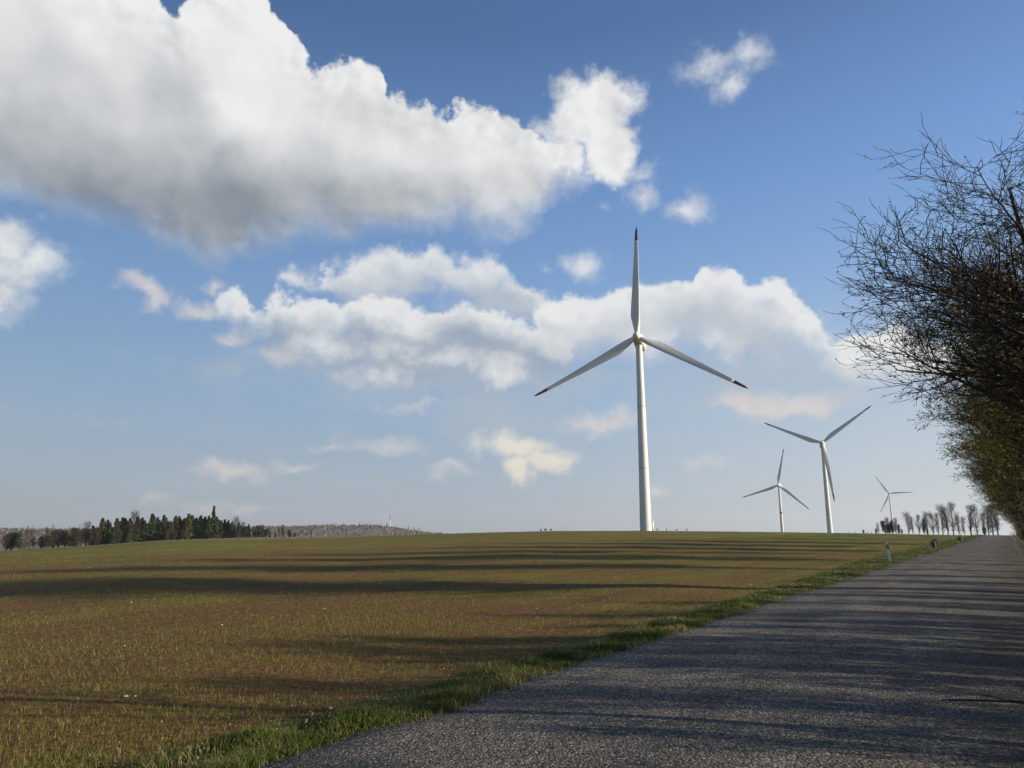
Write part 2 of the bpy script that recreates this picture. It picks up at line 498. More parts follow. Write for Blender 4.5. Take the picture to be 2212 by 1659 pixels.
# the drilled field is never quite even, and sits a little below the road
rs = np.random.default_rng(4)
def lump(x, y, sc_, seed):
    r = np.random.default_rng(seed)
    out = 0
    for k in range(14):
        t = r.uniform(0, math.pi); f = r.uniform(0.6, 1.6) / sc_; ph = r.uniform(0, 6.28)
        out = out + np.sin((x * math.cos(t) + y * math.sin(t)) * f * 6.28 + ph)
    return out / 14
S_, P_ = sp_of(X, Y)
fieldmask = np.clip((-5.0 - P_) / 1.5, 0, 1)
Z = Z + fieldmask * (0.10 * lump(X, Y, 9.0, 1) + 0.5 * lump(X, Y, 70.0, 2) * np.clip(Rg / 60 - 0.5, 0, 1) * np.clip(2.5 - Rg / 80, 0, 1) - 0.06)
rightmask = np.clip((P_ - 1.0) / 1.2, 0, 1)
Z = Z + rightmask * (0.10 * lump(X, Y, 2.5, 3) + 0.05)
def field_z(x, y):
    x = np.asarray(x, float); y = np.asarray(y, float)
    s, p = sp_of(x, y); r = np.hypot(x, y)
    fm = np.clip((-5.0 - p) / 1.5, 0, 1)
    z = ground_z(x, y) + fm * (0.10 * lump(x, y, 9.0, 1) + 0.5 * lump(x, y, 70.0, 2) * np.clip(r / 60 - 0.5, 0, 1) * np.clip(2.5 - r / 80, 0, 1) - 0.06)
    return z + np.clip((p - 1.0) / 1.2, 0, 1) * (0.10 * lump(x, y, 2.5, 3) + 0.05)
nr, na = X.shape
V = np.concatenate([[[0, 0, gz(0, 0)]], np.stack([X, Y, Z], -1).reshape(-1, 3)])
q = []
idx = 1 + np.arange(nr)[:, None] * na + np.arange(na)[None]
i0 = idx[:-1]; i1 = idx[1:]
F = np.stack([i0, i1, np.roll(i1, -1, 1), np.roll(i0, -1, 1)], -1).reshape(-1, 4)
V = np.concatenate([V, V[:1]]); c2 = len(V) - 1
cap = np.stack([np.full(na // 2, 0), idx[0][0:na // 2 * 2:2], idx[0][1:na // 2 * 2:2], np.roll(idx[0], -2)[0:na // 2 * 2:2]], -1)
F = np.concatenate([F, cap])
me = mesh_np('ground', V, F, smooth=True)

m_ground, N = mat('field soil and young crop')
P, x, y, z, s, p = across(N)
flat = N.comb(x, y, 0)
R2 = N.v('LENGTH', flat)
big = N.noise(flat, 0.035, 4, 0.55)
midn = N.noise(flat, 0.35, 5, 0.6)
streak = N.noise(N.comb(N.m('MULTIPLY', s, 0.06), N.m('MULTIPLY', p, 1.0)), 0.8, 4, 0.6)   # passes of the seed drill
fine_ = N.noise(flat, 9.0, 6, 0.65)
grit = N.noise(flat, 55.0, 4, 0.7)
soil = ramp_of(N, N.m('MULTIPLY_ADD', grit, 0.5, N.m('MULTIPLY', fine_, 0.5)), [(0.34, (0.030, 0.012, 0.005)), (0.5, (0.118, 0.058, 0.024)), (0.64, (0.25, 0.140, 0.065)), (0.72, (0.42, 0.30, 0.17))])
crop = ramp_of(N, N.m('MULTIPLY_ADD', fine_, 0.5, N.m('MULTIPLY', streak, 0.5)), [(0.35, (0.060, 0.062, 0.010)), (0.55, (0.160, 0.168, 0.024)), (0.75, (0.28, 0.265, 0.055))])
# how well the crop has come up: thicker on the far rise and along the road
g1 = N.mr(R2, 20.0, 150.0, 0.04, 0.66)
g2 = N.mr(p, -70.0, -6.0, 0.0, 0.20)
grow = N.m('ADD', N.m('MULTIPLY', N.m('SUBTRACT', big, 0.5), 2.2), N.m('ADD', g1, g2))
grow = N.m('MULTIPLY_ADD', N.m('SUBTRACT', streak, 0.5), 0.7, grow)
grow = N.m('MULTIPLY_ADD', N.m('SUBTRACT', midn, 0.5), 1.1, grow, clamp=True)
rows = N.m('MULTIPLY_ADD', N.m('SINE', N.m('MULTIPLY_ADD', midn, 1.5, N.m('MULTIPLY', p, 6.2832 / 0.75))), 0.22, 0.0)
tram = N.m('ABSOLUTE', N.m('SUBTRACT', N.m('PINGPONG', N.m('ADD', p, 3.0), 12.0), 1.0))
grow = N.m('SUBTRACT', grow, N.m('MULTIPLY', N.mr(tram, 0.18, 0.34, 1.0, 0.0), 0.8), clamp=True)
rowsfade = N.mr(R2, 12.0, 60.0, 0.2, 1.0)
grow = N.m('MULTIPLY_ADD', rows, rowsfade, grow, clamp=True)
field = N.mix(grow, soil, crop)
meadow = ramp_of(N, N.noise(N.comb(N.m('MULTIPLY', x, 0.3), y), 0.3, 4, 0.6), [(0.3, (0.12, 0.14, 0.045)), (0.7, (0.26, 0.27, 0.10))])
edge_far = N.m('SUBTRACT', N.m('MULTIPLY_ADD', x, 0.10, y), N.m('MULTIPLY_ADD', midn, 2.0, 236.0))
mm = N.m('MULTIPLY', N.mr(edge_far, 0.0, 1.5, kind='LINEAR'), N.mr(x, -62.0, -45.0, 1.0, 0.0))
field = N.mix(mm, field, meadow)
# verge and the leaf-strewn strip under the trees
vn = N.noise(flat, 1.6, 5, 0.6)
vergec = ramp_of(N, fine_, [(0.3, (0.035, 0.040, 0.012)), (0.5, (0.06, 0.075, 0.02)), (0.7, (0.14, 0.13, 0.05))])
vw = N.m('MULTIPLY_ADD', N.mr(s, 20.0, 45.0), -1.2, -5.45)
vmask = N.mr(N.m('SUBTRACT', p, N.m('MULTIPLY_ADD', N.m('SUBTRACT', vn, 0.5), 0.9, vw)), -0.10, 0.15)
field = N.mix(vmask, field, vergec)
litter = ramp_of(N, N.voro(flat, 26.0, out='Color'), [(0.1, (0.022, 0.018, 0.013)), (0.55, (0.07, 0.052, 0.034)), (0.9, (0.13, 0.095, 0.06)), (1.0, (0.22, 0.18, 0.13))])
shoulder = N.mix(N.mr(vn, 0.40, 0.62), litter, ramp_of(N, grit, [(0.3, (0.03, 0.028, 0.024)), (0.7, (0.12, 0.11, 0.095))]))
wood = N.mix(N.mr(N.noise(flat, 2.3, 4, 0.6), 0.42, 0.60), litter, (0.055, 0.075, 0.02))
rightc = N.mix(N.mr(p, 1.4, 2.6), shoulder, wood)
rightc = N.mix(N.mr(p, 14.0, 18.0), rightc, (0.10, 0.12, 0.035))
colg = N.mix(N.mr(p, -2.0, -1.9), field, rightc)
bumph = N.m('ADD', N.m('MULTIPLY', fine_, 1.0), N.m('ADD', N.m('MULTIPLY', grit, 0.30), N.m('MULTIPLY', N.m('ADD', rows, streak), 0.8)))
finish(m_ground, N, colg, 0.95, bumph, 0.8, 0.045, spec=0.1)
tag(link('ground', me, None, m_ground), 'sloping field of young crop in brown soil', None, None, 'structure')

# ------------------------------------------------------------------ road: a thick worn sheet following the ground
ss = np.concatenate([np.arange(-60, 0, 1.0), np.arange(0, 40, 0.12), np.arange(40, 120, 0.6), np.arange(120, 330, 2.0)])
g = np.random.default_rng(7)
def ragged(n, amp):
    w = g.normal(size=n); k = np.array([.1, .2, .4, .2, .1]); w = np.convolve(w, k, 'same'); w2 = np.convolve(g.normal(size=n), np.ones(40) / 40, 'same')
    return amp * (w * 0.9 + w2 * 3.5)
eL = ROAD_L + np.clip(ragged(len(ss), 0.045), -0.16, 0.16); eR = ROAD_R + np.clip(ragged(len(ss), 0.07), -0.3, 0.3)
ps = np.linspace(0, 1, 13)
prof = [(None)]
cols = []
for k, t in enumerate(ps):
    pp = eL * (1 - t) + eR * t
    xx, yy = road_xy(ss, pp)
    camber = 0.05 * (1 - (2 * t - 1) ** 2)
    zz = ground_z(xx, yy) + 0.012 + camber
    if k == 0:
        x0, y0 = road_xy(ss, pp - 0.05); cols.append(np.stack([x0, y0, ground_z(x0, y0) - 0.012], -1))
    cols.append(np.stack([xx, yy, zz], -1))
    if k == len(ps) - 1:
        x0, y0 = road_xy(ss, pp + 0.08); cols.append(np.stack([x0, y0, ground_z(x0, y0) - 0.03], -1))
G = np.stack(cols, 1); n1, n2 = G.shape[:2]
ii = np.arange(n1 - 1)[:, None] * n2 + np.arange(n2 - 1)[None]
F = np.stack([ii, ii + 1, ii + n2 + 1, ii + n2], -1).reshape(-1, 4)
m_road, N = mat('worn asphalt')
P, x, y, z, s, p = across(N)
flat = N.comb(x, y, 0)
chip = N.voro(flat, 48.0)
chipc = N.voro(flat, 48.0, out='Color')
chipv = N.m('MULTIPLY', N.v('DOT_PRODUCT', chipc, (0.34, 0.33, 0.33)), 1.0)
n_big = N.noise(N.comb(N.m('MULTIPLY', s, 0.25), p), 1.1, 5, 0.6)
n_f = N.noise(flat, 34.0, 5, 0.7)
base = ramp_of(N, N.m('MULTIPLY_ADD', N.m('SUBTRACT', n_f, 0.5), 1.1, chipv), [(0.15, (0.024, 0.022, 0.019)), (0.42, (0.088, 0.082, 0.071)), (0.65, (0.19, 0.176, 0.150)), (0.92, (0.42, 0.385, 0.32))])
base = N.mix(N.mr(n_big, 0.40, 0.66, 0.0, 0.45), base, (0.026, 0.026, 0.028))
patch = N.noise(flat, 2.6, 6, 0.7)
base = N.mix(N.mr(patch, 0.5, 0.72, 0.0, 0.5), base, N.mix(0.5, base, (0.16, 0.15, 0.135)))
wheel = N.m('ADD', N.mr(N.m('ABSOLUTE', N.m('ADD', p, 3.35)), 0.0, 0.45, 1.0, 0.0), N.mr(N.m('ABSOLUTE', N.m('ADD', p, 1.75)), 0.0, 0.45, 1.0, 0.0))
base = N.mix(N.m('MULTIPLY', wheel, 0.22), base, (0.075, 0.072, 0.070))
dust = N.m('MULTIPLY', N.mr(N.m('ADD', p, N.m('MULTIPLY', n_big, 1.6)), -0.9, 1.6), 0.75)
base = N.mix(dust, base, litter_col := ramp_of(N, N.voro(flat, 30.0, out='Color'), [(0.1, (0.02, 0.018, 0.014)), (0.8, (0.075, 0.06, 0.042)), (1.0, (0.18, 0.15, 0.11))]))
hgt = N.m('ADD', N.m('MULTIPLY', chip, -1.0), N.m('MULTIPLY', n_f, 0.8))
finish(m_road, N, base, 0.9, hgt, 1.0, 0.016, spec=0.15)
tag(link('road', mesh_np('road', G.reshape(-1, 3), F), None, m_road), None, None, None, 'structure')

# ------------------------------------------------------------------ grass and seedlings (nobody could count them)
def blades(x, y, z, h, w, lean, seed, segs=2):
    r = np.random.default_rng(seed); n = len(x)
    t = r.uniform(0, 2 * math.pi, n); b = r.uniform(0, 2 * math.pi, n)
    side = np.stack([np.cos(t), np.sin(t), np.zeros(n)], -1) * w[:, None] * 0.5
    bend = np.stack([np.cos(b), np.sin(b), np.zeros(n)], -1) * (h * lean)[:, None]
    base = np.stack([x, y, z - 0.01], -1); up = np.zeros((n, 3)); up[:, 2] = h
    rn = r.uniform(0, 1, n)
    if segs == 1:
        V = np.stack([base - side, base + side, base + up + bend], 1)
        F = np.arange(3 * n).reshape(n, 3)
        return V.reshape(-1, 3), F, np.repeat(rn, 3)
    midp = base + up * 0.55 + bend * 0.3
    V = np.stack([base - side, base + side, midp - side * 0.7, midp + side * 0.7, base + up + bend], 1)
    k = np.arange(n)[:, None] * 5
    F = np.concatenate([k + [0, 1, 3], k + [0, 3, 2], k + [2, 3, 4]])
    return V.reshape(-1, 3), F, np.repeat(rn, 5)
def leafy(name, stops, trans=0.35):
    m, N = mat(name)
    c = ramp_of(N, rnd_attr(N), stops)
    return finish(m, N, c, 0.6, spec=0.25, trans=trans)
m_seed = leafy('crop shoots', [(0.0, (0.08, 0.12, 0.014)), (0.5, (0.16, 0.19, 0.026)), (0.85, (0.20, 0.19, 0.045)), (0.95, (0.28, 0.21, 0.10)), (1.0, (0.42, 0.34, 0.22))])
m_verge = leafy('verge grass', [(0.0, (0.022, 0.042, 0.008)), (0.35, (0.048, 0.085, 0.013)), (0.62, (0.095, 0.125, 0.022)), (0.80, (0.17, 0.16, 0.05)), (1.0, (0.34, 0.27, 0.15))])
g = np.random.default_rng(11)
# seedlings inside the field of view, thinning with distance
N0 = 520000
r_ = 5.0 * (130 / 5.0) ** g.uniform(0, 1, N0) ** 0.92
a_ = np.radians(g.uniform(-37, 37, N0))
x_, y_ = r_ * np.sin(a_), r_ * np.cos(a_)
s_, p_ = sp_of(x_, y_)
p_ = np.where(g.random(N0) < 0.7, np.round(p_ / 0.125) * 0.125 + g.normal(0, 0.018, N0), p_)
x_, y_ = s_ * RS + p_ * RC, s_ * RC - p_ * RS
cover = 0.55 + 0.9 * lump(x_, y_, 6.0, 21) + 0.6 * lump(x_, y_, 1.5, 22) + 0.3 * np.clip(r_ / 60, 0, 1)
keep = (p_ < -5.3 + 0.15 * lump(x_, y_, 1.0, 5)) & (g.random(N0) < cover)
x_, y_, r_ = x_[keep], y_[keep], r_[keep]
grow_w = 1 + r_ / 22
h_ = g.uniform(0.02, 0.075, len(x_)) * (1 + r_ / 250)
w_ = g.uniform(0.0025, 0.005, len(x_)) * grow_w
V, F, A = blades(x_, y_, field_z(x_, y_), h_, w_, g.uniform(0.0, 0.7, len(x_)), 12, 1)
tag(link('crop_seedlings', mesh_np('crop_seedlings', V, F, attr=A), None, m_seed), 'thin green and straw coloured cereal shoots standing in brown soil', 'crop', None, 'stuff')
# verge along the left edge of the road
def strip(n, s0, s1, fw, seed):
    g = np.random.default_rng(seed)
    s = s0 * (s1 / s0) ** g.uniform(0, 1, n)
    w = np.interp(s, [0, 18, 35, 60], [0.62, 0.85, 1.7, 2.3])
    p = ROAD_L + 0.06 - w * g.uniform(0, 1, n) ** 1.1 + 0.42 * lump(s, s * 0, 3.2, 31) + g.normal(0, 0.05, n)
    cl = 0.42 + 1.5 * lump(s * 3, p * 3, 2.2, 8) + 0.35 * (p > ROAD_L - 0.5 * w)
    k = g.random(n) < np.clip(cl * 0.9, 0.10, 1)
    s, p = s[k], p[k]
    x, y = s * RS + p * RC, s * RC - p * RS
    tall = 0.75 + 0.9 * np.clip(lump(x, y, 0.9, 33) + lump(x, y, 3, 34), -0.4, 0.7)
    h = g.uniform(0.03, 0.125, len(s)) * tall
    w = g.uniform(0.004, 0.008, len(s)) * (1 + s / fw)
    return x, y, h, w, g.uniform(0.1, 0.8, len(s))
def patchy(A, x, y, k):
    pt = lump(x, y, 1.7, 71) + 0.7 * lump(x, y, 0.6, 72)
    return np.clip(A * 0.82 + np.repeat(0.10 + 0.55 * pt, k), 0, 1)
x_, y_, h_, w_, l_ = strip(210000, 1.2, 60, 14, 41)
V, F, A = blades(x_, y_, field_z(x_, y_), h_, w_, l_, 13, 2); A = patchy(A, x_, y_, 5)
x2, y2, h2, w2_, l2 = strip(60000, 50, 230, 14, 42)
V2, F2, A2 = blades(x2, y2, field_z(x2, y2), h2 * 1.5, w2_, l2, 14, 2); A2 = patchy(A2, x2, y2, 5)
V, F = np.concatenate([V, V2]), np.concatenate([F, F2 + len(V)])
A = np.concatenate([A, A2])
tag(link('verge_grass', mesh_np('verge_grass', V, F, attr=A), None, m_verge), 'green tufted grass along the left edge of the road', 'grass', None, 'stuff')
# thin weeds on the strip to the right of the road
n = 26000; g = np.random.default_rng(15)
s_ = 8 * (150 / 8.0) ** g.uniform(0, 1, n); p_ = ROAD_R + 0.3 + g.gamma(2.0, 0.9, n)
k = g.random(n) < 0.4 + lump(s_ * 2, p_ * 2, 2.0, 9)
s_, p_ = s_[k], p_[k]
x_, y_ = s_ * RS + p_ * RC, s_ * RC - p_ * RS
V, F, A = blades(x_, y_, field_z(x_, y_), g.uniform(0.05, 0.25, len(x_)), g.uniform(0.004, 0.008, len(x_)) * (1 + s_ / 14), g.uniform(0.1, 0.8, len(x_)), 16, 2)
tag(link('roadside_weeds', mesh_np('roadside_weeds', V, F, attr=A), None, m_verge), 'sparse weeds on the shaded strip under the trees right of the road', 'weeds', None, 'stuff')

# ------------------------------------------------------------------ bare and budding trees
m_bark, N = mat('bark')
P = N.n('ShaderNodeTexCoord').outputs['Object']
bn = N.noise(N.v('MULTIPLY', P, (9, 9, 2.0)), 1.0, 5, 0.65)
finish(m_bark, N, ramp_of(N, bn, [(0.3, (0.022, 0.017, 0.013)), (0.55, (0.065, 0.050, 0.038)), (0.75, (0.11, 0.095, 0.06))]), 0.95, bn, 0.8, 0.03, spec=0.1)
m_twig, N = mat('twigs')
finish(m_twig, N, (0.052, 0.040, 0.033), 0.9, spec=0.1)
m_leaf = leafy('opening leaves', [(0.0, (0.12, 0.12, 0.018)), (0.6, (0.20, 0.19, 0.032)), (1.0, (0.30, 0.26, 0.06))], 0.5)
m_leafbrown = leafy('red brown buds', [(0.0, (0.036, 0.042, 0.020)), (1.0, (0.090, 0.088, 0.045))], 0.3)

def spawn(rng, P, R, k, t0, t1, ang, ln, npts, wander, up, rfac, rmin, out=None, env=None):
    """k children on each parent polyline -> (N*k, npts, 3), radii"""
    Np, n, _ = P.shape
    t = (np.linspace(t0, t1, k)[None] + rng.uniform(-0.5, 0.5, (Np, k)) * (t1 - t0) / k)
    t = np.clip(t, 0.02, 0.995) * (n - 1)
    i = np.minimum(t.astype(int), n - 2); f = (t - i)[..., None]
    a = np.arange(Np)[:, None]
    S = P[a, i] * (1 - f) + P[a, i + 1] * f
    r0 = R[a, i] * (1 - f[..., 0]) + R[a, i + 1] * f[..., 0]
    T = norm(P[a, i + 1] - P[a, i])
    rnd = rng.normal(size=T.shape); perp = norm(rnd - (rnd * T).sum(-1, keepdims=True) * T)
    an = np.radians(rng.normal(ang, 10, (Np, k)))[..., None]
    Dr = norm(T * np.cos(an) + perp * np.sin(an) + (np.array(env) if env is not None else 0.0))
    L = ln if not callable(ln) else ln(t / (n - 1), S)
    L = (L * rng.uniform(0.75, 1.15, (Np, k)))
    if env is not None:
        L = L * (1 + 0.35 * (Dr @ norm(np.array(env))))
    S = S.reshape(-1, 3); Dr = Dr.reshape(-1, 3); L = L.reshape(-1); r0 = r0.reshape(-1)
    pts = [S]; cur = Dr
    for j in range(npts - 1):
        cur = norm(cur + rng.normal(0, wander, cur.shape) + np.array([0, 0, up]))
        pts.append(pts[-1] + cur * (L / (npts - 1))[:, None])
    Pn = np.stack(pts, 1)
    rs_ = np.maximum(r0 * rfac, rmin)
    taper = np.linspace(1, 0.35 if npts < 8 else 0.16, npts)
    Rn = np.maximum(rs_[:, None] * taper[None], rmin * 0.5)
    return Pn, Rn
def leafcards(rng, pts, size, seed=0, aspect=1.5):
    n = len(pts)
    u = norm(rng.normal(size=(n, 3))); v = norm(np.cross(u, rng.normal(size=(n, 3))))
    sz = rng.uniform(0.6, 1.3, n)[:, None] * size
    c = pts + rng.normal(0, 0.02, pts.shape)
    V = np.stack([c, c + u * sz * 0.5 + v * sz * 0.33, c + u * sz, c + u * sz * 0.5 - v * sz * 0.33], 1).reshape(-1, 3)
    return V, np.arange(4 * n).reshape(n, 4), np.repeat(rng.uniform(0, 1, n), 4)
def sample(rng, P, n, t0=0.3):
    i = rng.integers(0, len(P), n); t = rng.uniform(t0, 1, n) * (P.shape[1] - 1)
    j = np.minimum(t.astype(int), P.shape[1] - 2); f = (t - j)[:, None]
    return P[i, j] * (1 - f) + P[i, j + 1] * f

def lime_tree(seed, H=14.0, cr=5.5, lean=(0, 0), k=(17, 11, 8, 5), leaves=14000, leafsize=0.075, clear=0.17, rt=0.30, rmin=0.006, spread=62, ltop=0.72, vase=False, env=None, lead=0, prof=(0.7, 0.85, 1.0, 0.85, 0.5, 0.25)):
    """trunk, branches, leaves meshes"""
    rng = np.random.default_rng(seed)
    n = 12
    zz = np.linspace(0, 1, n)
    wob = np.cumsum(rng.normal(0, 0.10, (n, 2)), 0) * zz[:, None]
    T = np.stack([lean[0] * zz ** 1.5 + wob[:, 0], lean[1] * zz ** 1.5 + wob[:, 1], zz * H * 0.97 - 0.25], -1)[None]
    TR = (rt * np.interp(zz, [0, 0.03, 0.25, 0.6, 1], [1.5, 1.12, 0.9, 0.5, 0.06]))[None]
    def limb_len(t, S):
        return cr * np.interp(t, [0, clear, 0.35, 0.6, 0.85, 1.0], prof)
    tr = [tubes(T, TR, 9)]
    if lead:
        # several upright leaders, each carrying level limbs
        L0, R0 = spawn(rng, T, TR, lead, 0.14, 0.50, 22, H * 0.50, 12, 0.05, 0.12, 0.80, 0.05, env=env)
        tr.append(tubes(L0, R0, 7))
        PA, PR = np.concatenate([T, L0]), np.concatenate([TR, R0])
        L1, R1 = spawn(rng, PA, PR, k[0], 0.16, 0.98, spread, lambda t, S: cr * 0.62 * np.interp(S[..., 2] / H, [0, 0.2, 0.4, 0.65, 0.85, 1.0], prof), 9, 0.06, 0.03, 0.55, 0.022, env=env)
        ok = L1[:, 0, 2] > clear * H
        L1, R1 = L1[ok], R1[ok]
    else:
        L1, R1 = spawn(rng, T, TR, k[0], clear, 0.97, spread, limb_len, 9, 0.13, 0.10 if not vase else 0.30, 0.5, 0.02, env=env)
    L2, R2 = spawn(rng, L1, R1, k[1], 0.15, 0.98, 42, cr * 0.32, 6, 0.08, 0.05, 0.6, 0.012)
    L3, R3 = spawn(rng, L2, R2, k[2], 0.2, 1.0, 42, cr * 0.16, 4, 0.12, 0.04, 0.6, rmin * 1.2)
    tr.append(tubes(L1, R1, 6))
    br = [tubes(L2, R2, 4), tubes(L3, R3, 3)]
    last = L3
    if k[3]:
        L4, R4 = spawn(rng, L3, R3, k[3], 0.3, 1.0, 40, cr * 0.075, 3, 0.14, 0.05, 0.7, rmin)
        br.append(tubes(L4, R4, 3)); last = L4
    V, F = join(tr); m1 = mesh_np('trunk', V, F, smooth=True)
    V, F = join(br); m2 = mesh_np('branches', V, F)
    m1.materials.append(m_bark); m2.materials.append(m_twig)
    m3 = None
    if leaves:
        pts = sample(rng, last, leaves * 2)
        lowness = 1 - np.clip(pts[:, 2] / H, 0, 1)
        pts = pts[rng.random(len(pts)) < 0.15 + 0.95 * lowness]
        V, F, A = leafcards(rng, pts, leafsize)
        m3 = mesh_np('leaves', V, F, attr=A); m3.materials.append(m_leaf)
    return m1, m2, m3
def plant_tree(name, meshes, loc, rz, scale, label, cat='tree', group=None):
    o = empty(name, loc, rz, scale)
    tag(o, label, cat, group)
    for nm, me in zip(('trunk', 'branches', 'leaves'), meshes):
        if me is not None:
            link(nm, me, o)
    return o
LOW = (0.3, 0.65, 1.05, 0.95, 0.65, 0.35)
near = [lime_tree(101, 12.2, 5.3, k=(10, 9, 6, 3), lead=6, leaves=14000, rt=0.36, leafsize=0.07, env=(-0.10, 0, 0.05), clear=0.31, spread=64, rmin=0.0085, prof=(0.3, 0.5, 1.15, 1.05, 0.65, 0.35)),
        lime_tree(102, 12.6, 4.8, k=(9, 8, 6, 3), lead=6, leaves=24000, leafsize=0.085, env=(-0.10, 0, 0.03), clear=0.27, spread=64, rmin=0.0085, prof=LOW),
        lime_tree(103, 12.0, 4.8, k=(9, 8, 6, 3), lead=6, leaves=32000, leafsize=0.10, env=(-0.10, 0, 0.03), clear=0.25, spread=64, rmin=0.0085, prof=LOW)]
#TREES
# ------------------------------------------------------------------ wind turbines
m_white, N = mat('white turbine paint')
P = N.n('ShaderNodeTexCoord').outputs['Object']
st = N.noise(N.v('MULTIPLY', P, (0.9, 0.9, 0.05)), 1.0, 6, 0.65)
finish(m_white, N, ramp_of(N, st, [(0.30, (0.42, 0.43, 0.41)), (0.5, (0.55, 0.555, 0.53)), (0.7, (0.60, 0.60, 0.575))]), 0.45, spec=0.4)
m_red, N = mat('red marking paint'); finish(m_red, N, (0.17, 0.017, 0.019), 0.5)
m_dark, N = mat('dark vent'); finish(m_dark, N, (0.06, 0.06, 0.06), 0.7)
m_joint, N = mat('grey joint'); finish(m_joint, N, (0.33, 0.34, 0.33), 0.6)
BR = 45.0
def blade_mesh(z0, z1, name, mat_):
    """airfoil sections between radius z0 and z1; x = chord direction, y = towards the wind"""
    zs = np.linspace(z0, z1, max(6, int((z1 - z0) / 1.1)))
    chord = np.interp(zs, [1.2, 2.4, 5, 8.5, 12, 20, 30, 40, 44, 45], [1.9, 2.0, 2.9, 3.7, 3.45, 2.7, 1.95, 1.25, 0.75, 0.12])
    thick = np.interp(zs, [1.2, 2.4, 5, 8.5, 14, 25, 45], [1.0, 0.98, 0.58, 0.33, 0.26, 0.20, 0.16])
    twist = -np.radians(np.interp(zs, [1.2, 8, 15, 30, 45], [14, 13, 8, 3, 0]))
    pre = 1.9 * (zs / 45) ** 2
    K = 20; rings = []
    for z, c, t, tw, pb in zip(zs, chord, thick, twist, pre):
        th = np.arange(K) * 2 * math.pi / K
        cx = np.cos(th); sy = np.sin(th)
        xx = c * (0.5 * cx); 
        sh = 1 - np.clip((8.5 - z) / 7, 0, 1)            # 0 = round root, 1 = airfoil
        tt = -0.5 * c * t * sy * (1 - 0.45 * sh * (1 - cx) * 0.9)
        xx = -xx + sh * c * 0.20
        X = xx * math.cos(tw) - tt * math.sin(tw); Y = xx * math.sin(tw) + tt * math.cos(tw)
        rings.append(np.stack([X, Y + pb, np.full(K, z)], -1))
    V = np.concatenate(rings); n = len(rings)
    i = np.arange(n - 1)[:, None] * K; j = np.arange(K)[None]
    F = np.stack([i + j, i + (j + 1) % K, i + K + (j + 1) % K, i + K + j], -1).reshape(-1, 4)
    c0 = len(V); V = np.concatenate([V, [rings[-1].mean(0)], [rings[0].mean(0)]])
    e = (n - 1) * K
    F = np.concatenate([F, [[e + k, e + k + 1, e + (k + 2) % K, c0] for k in range(0, K, 2)]])
    me = mesh_np(name, V, F, smooth=True); me.materials.append(mat_)
    return me
blade_w = blade_mesh(1.2, 39.4, 'blade', m_white)
blade_r = blade_mesh(39.4, 45.0, 'red_tip', m_red)
V, F = lathe([(0.02, 2.9), (0.5, 2.75), (1.0, 2.25), (1.45, 1.3), (1.65, 0.2), (1.7, -1.2), (1.5, -1.5), (0.02, -1.5)], 28)
spin = mesh_np('spinner', V, F, smooth=True); spin.materials.append(m_white)
def nacelle_mesh():
    # rounded body lofted along +y' (away from the wind)
    secs = [(1.5, 1.25, 1.3), (2.2, 1.7, 1.75), (4, 2.0, 2.1), (9, 2.05, 2.2), (11.6, 1.9, 2.1), (12.7, 1.4, 1.6), (13.0, 0.4, 0.5)]
    K = 24; V = []
    for yy, a, b in secs:
        for k in range(K):
            t = 2 * math.pi * k / K
            c, s_ = math.cos(t), math.sin(t)
            e = 0.55
            V.append((a * math.copysign(abs(c) ** e, c), yy, b * math.copysign(abs(s_) ** e, s_) + 0.1))
    n = len(secs)
    F = [[i * K + k, i * K + (k + 1) % K, (i + 1) * K + (k + 1) % K, (i + 1) * K + k] for i in range(n - 1) for k in range(K)]
    V, F = np.array(V), np.array(F)
    return V, F
V, F = nacelle_mesh(); nac = mesh_np('nacelle', V, F, smooth=True); nac.materials.append(m_white)
V, F = join([box(-0.9, 0.9, 10.0, 10.6, 2.1, 2.9), box(-0.06, 0.06, 10.2, 10.3, 2.9, 4.0)]); cool = mesh_np('cooler', V, F); cool.materials.append(m_white)
V, F = join([box(-0.9, 0.9, 12.85, 13.05, -0.7, 0.4)]); vent = mesh_np('vent', V, F); vent.materials.append(m_dark)
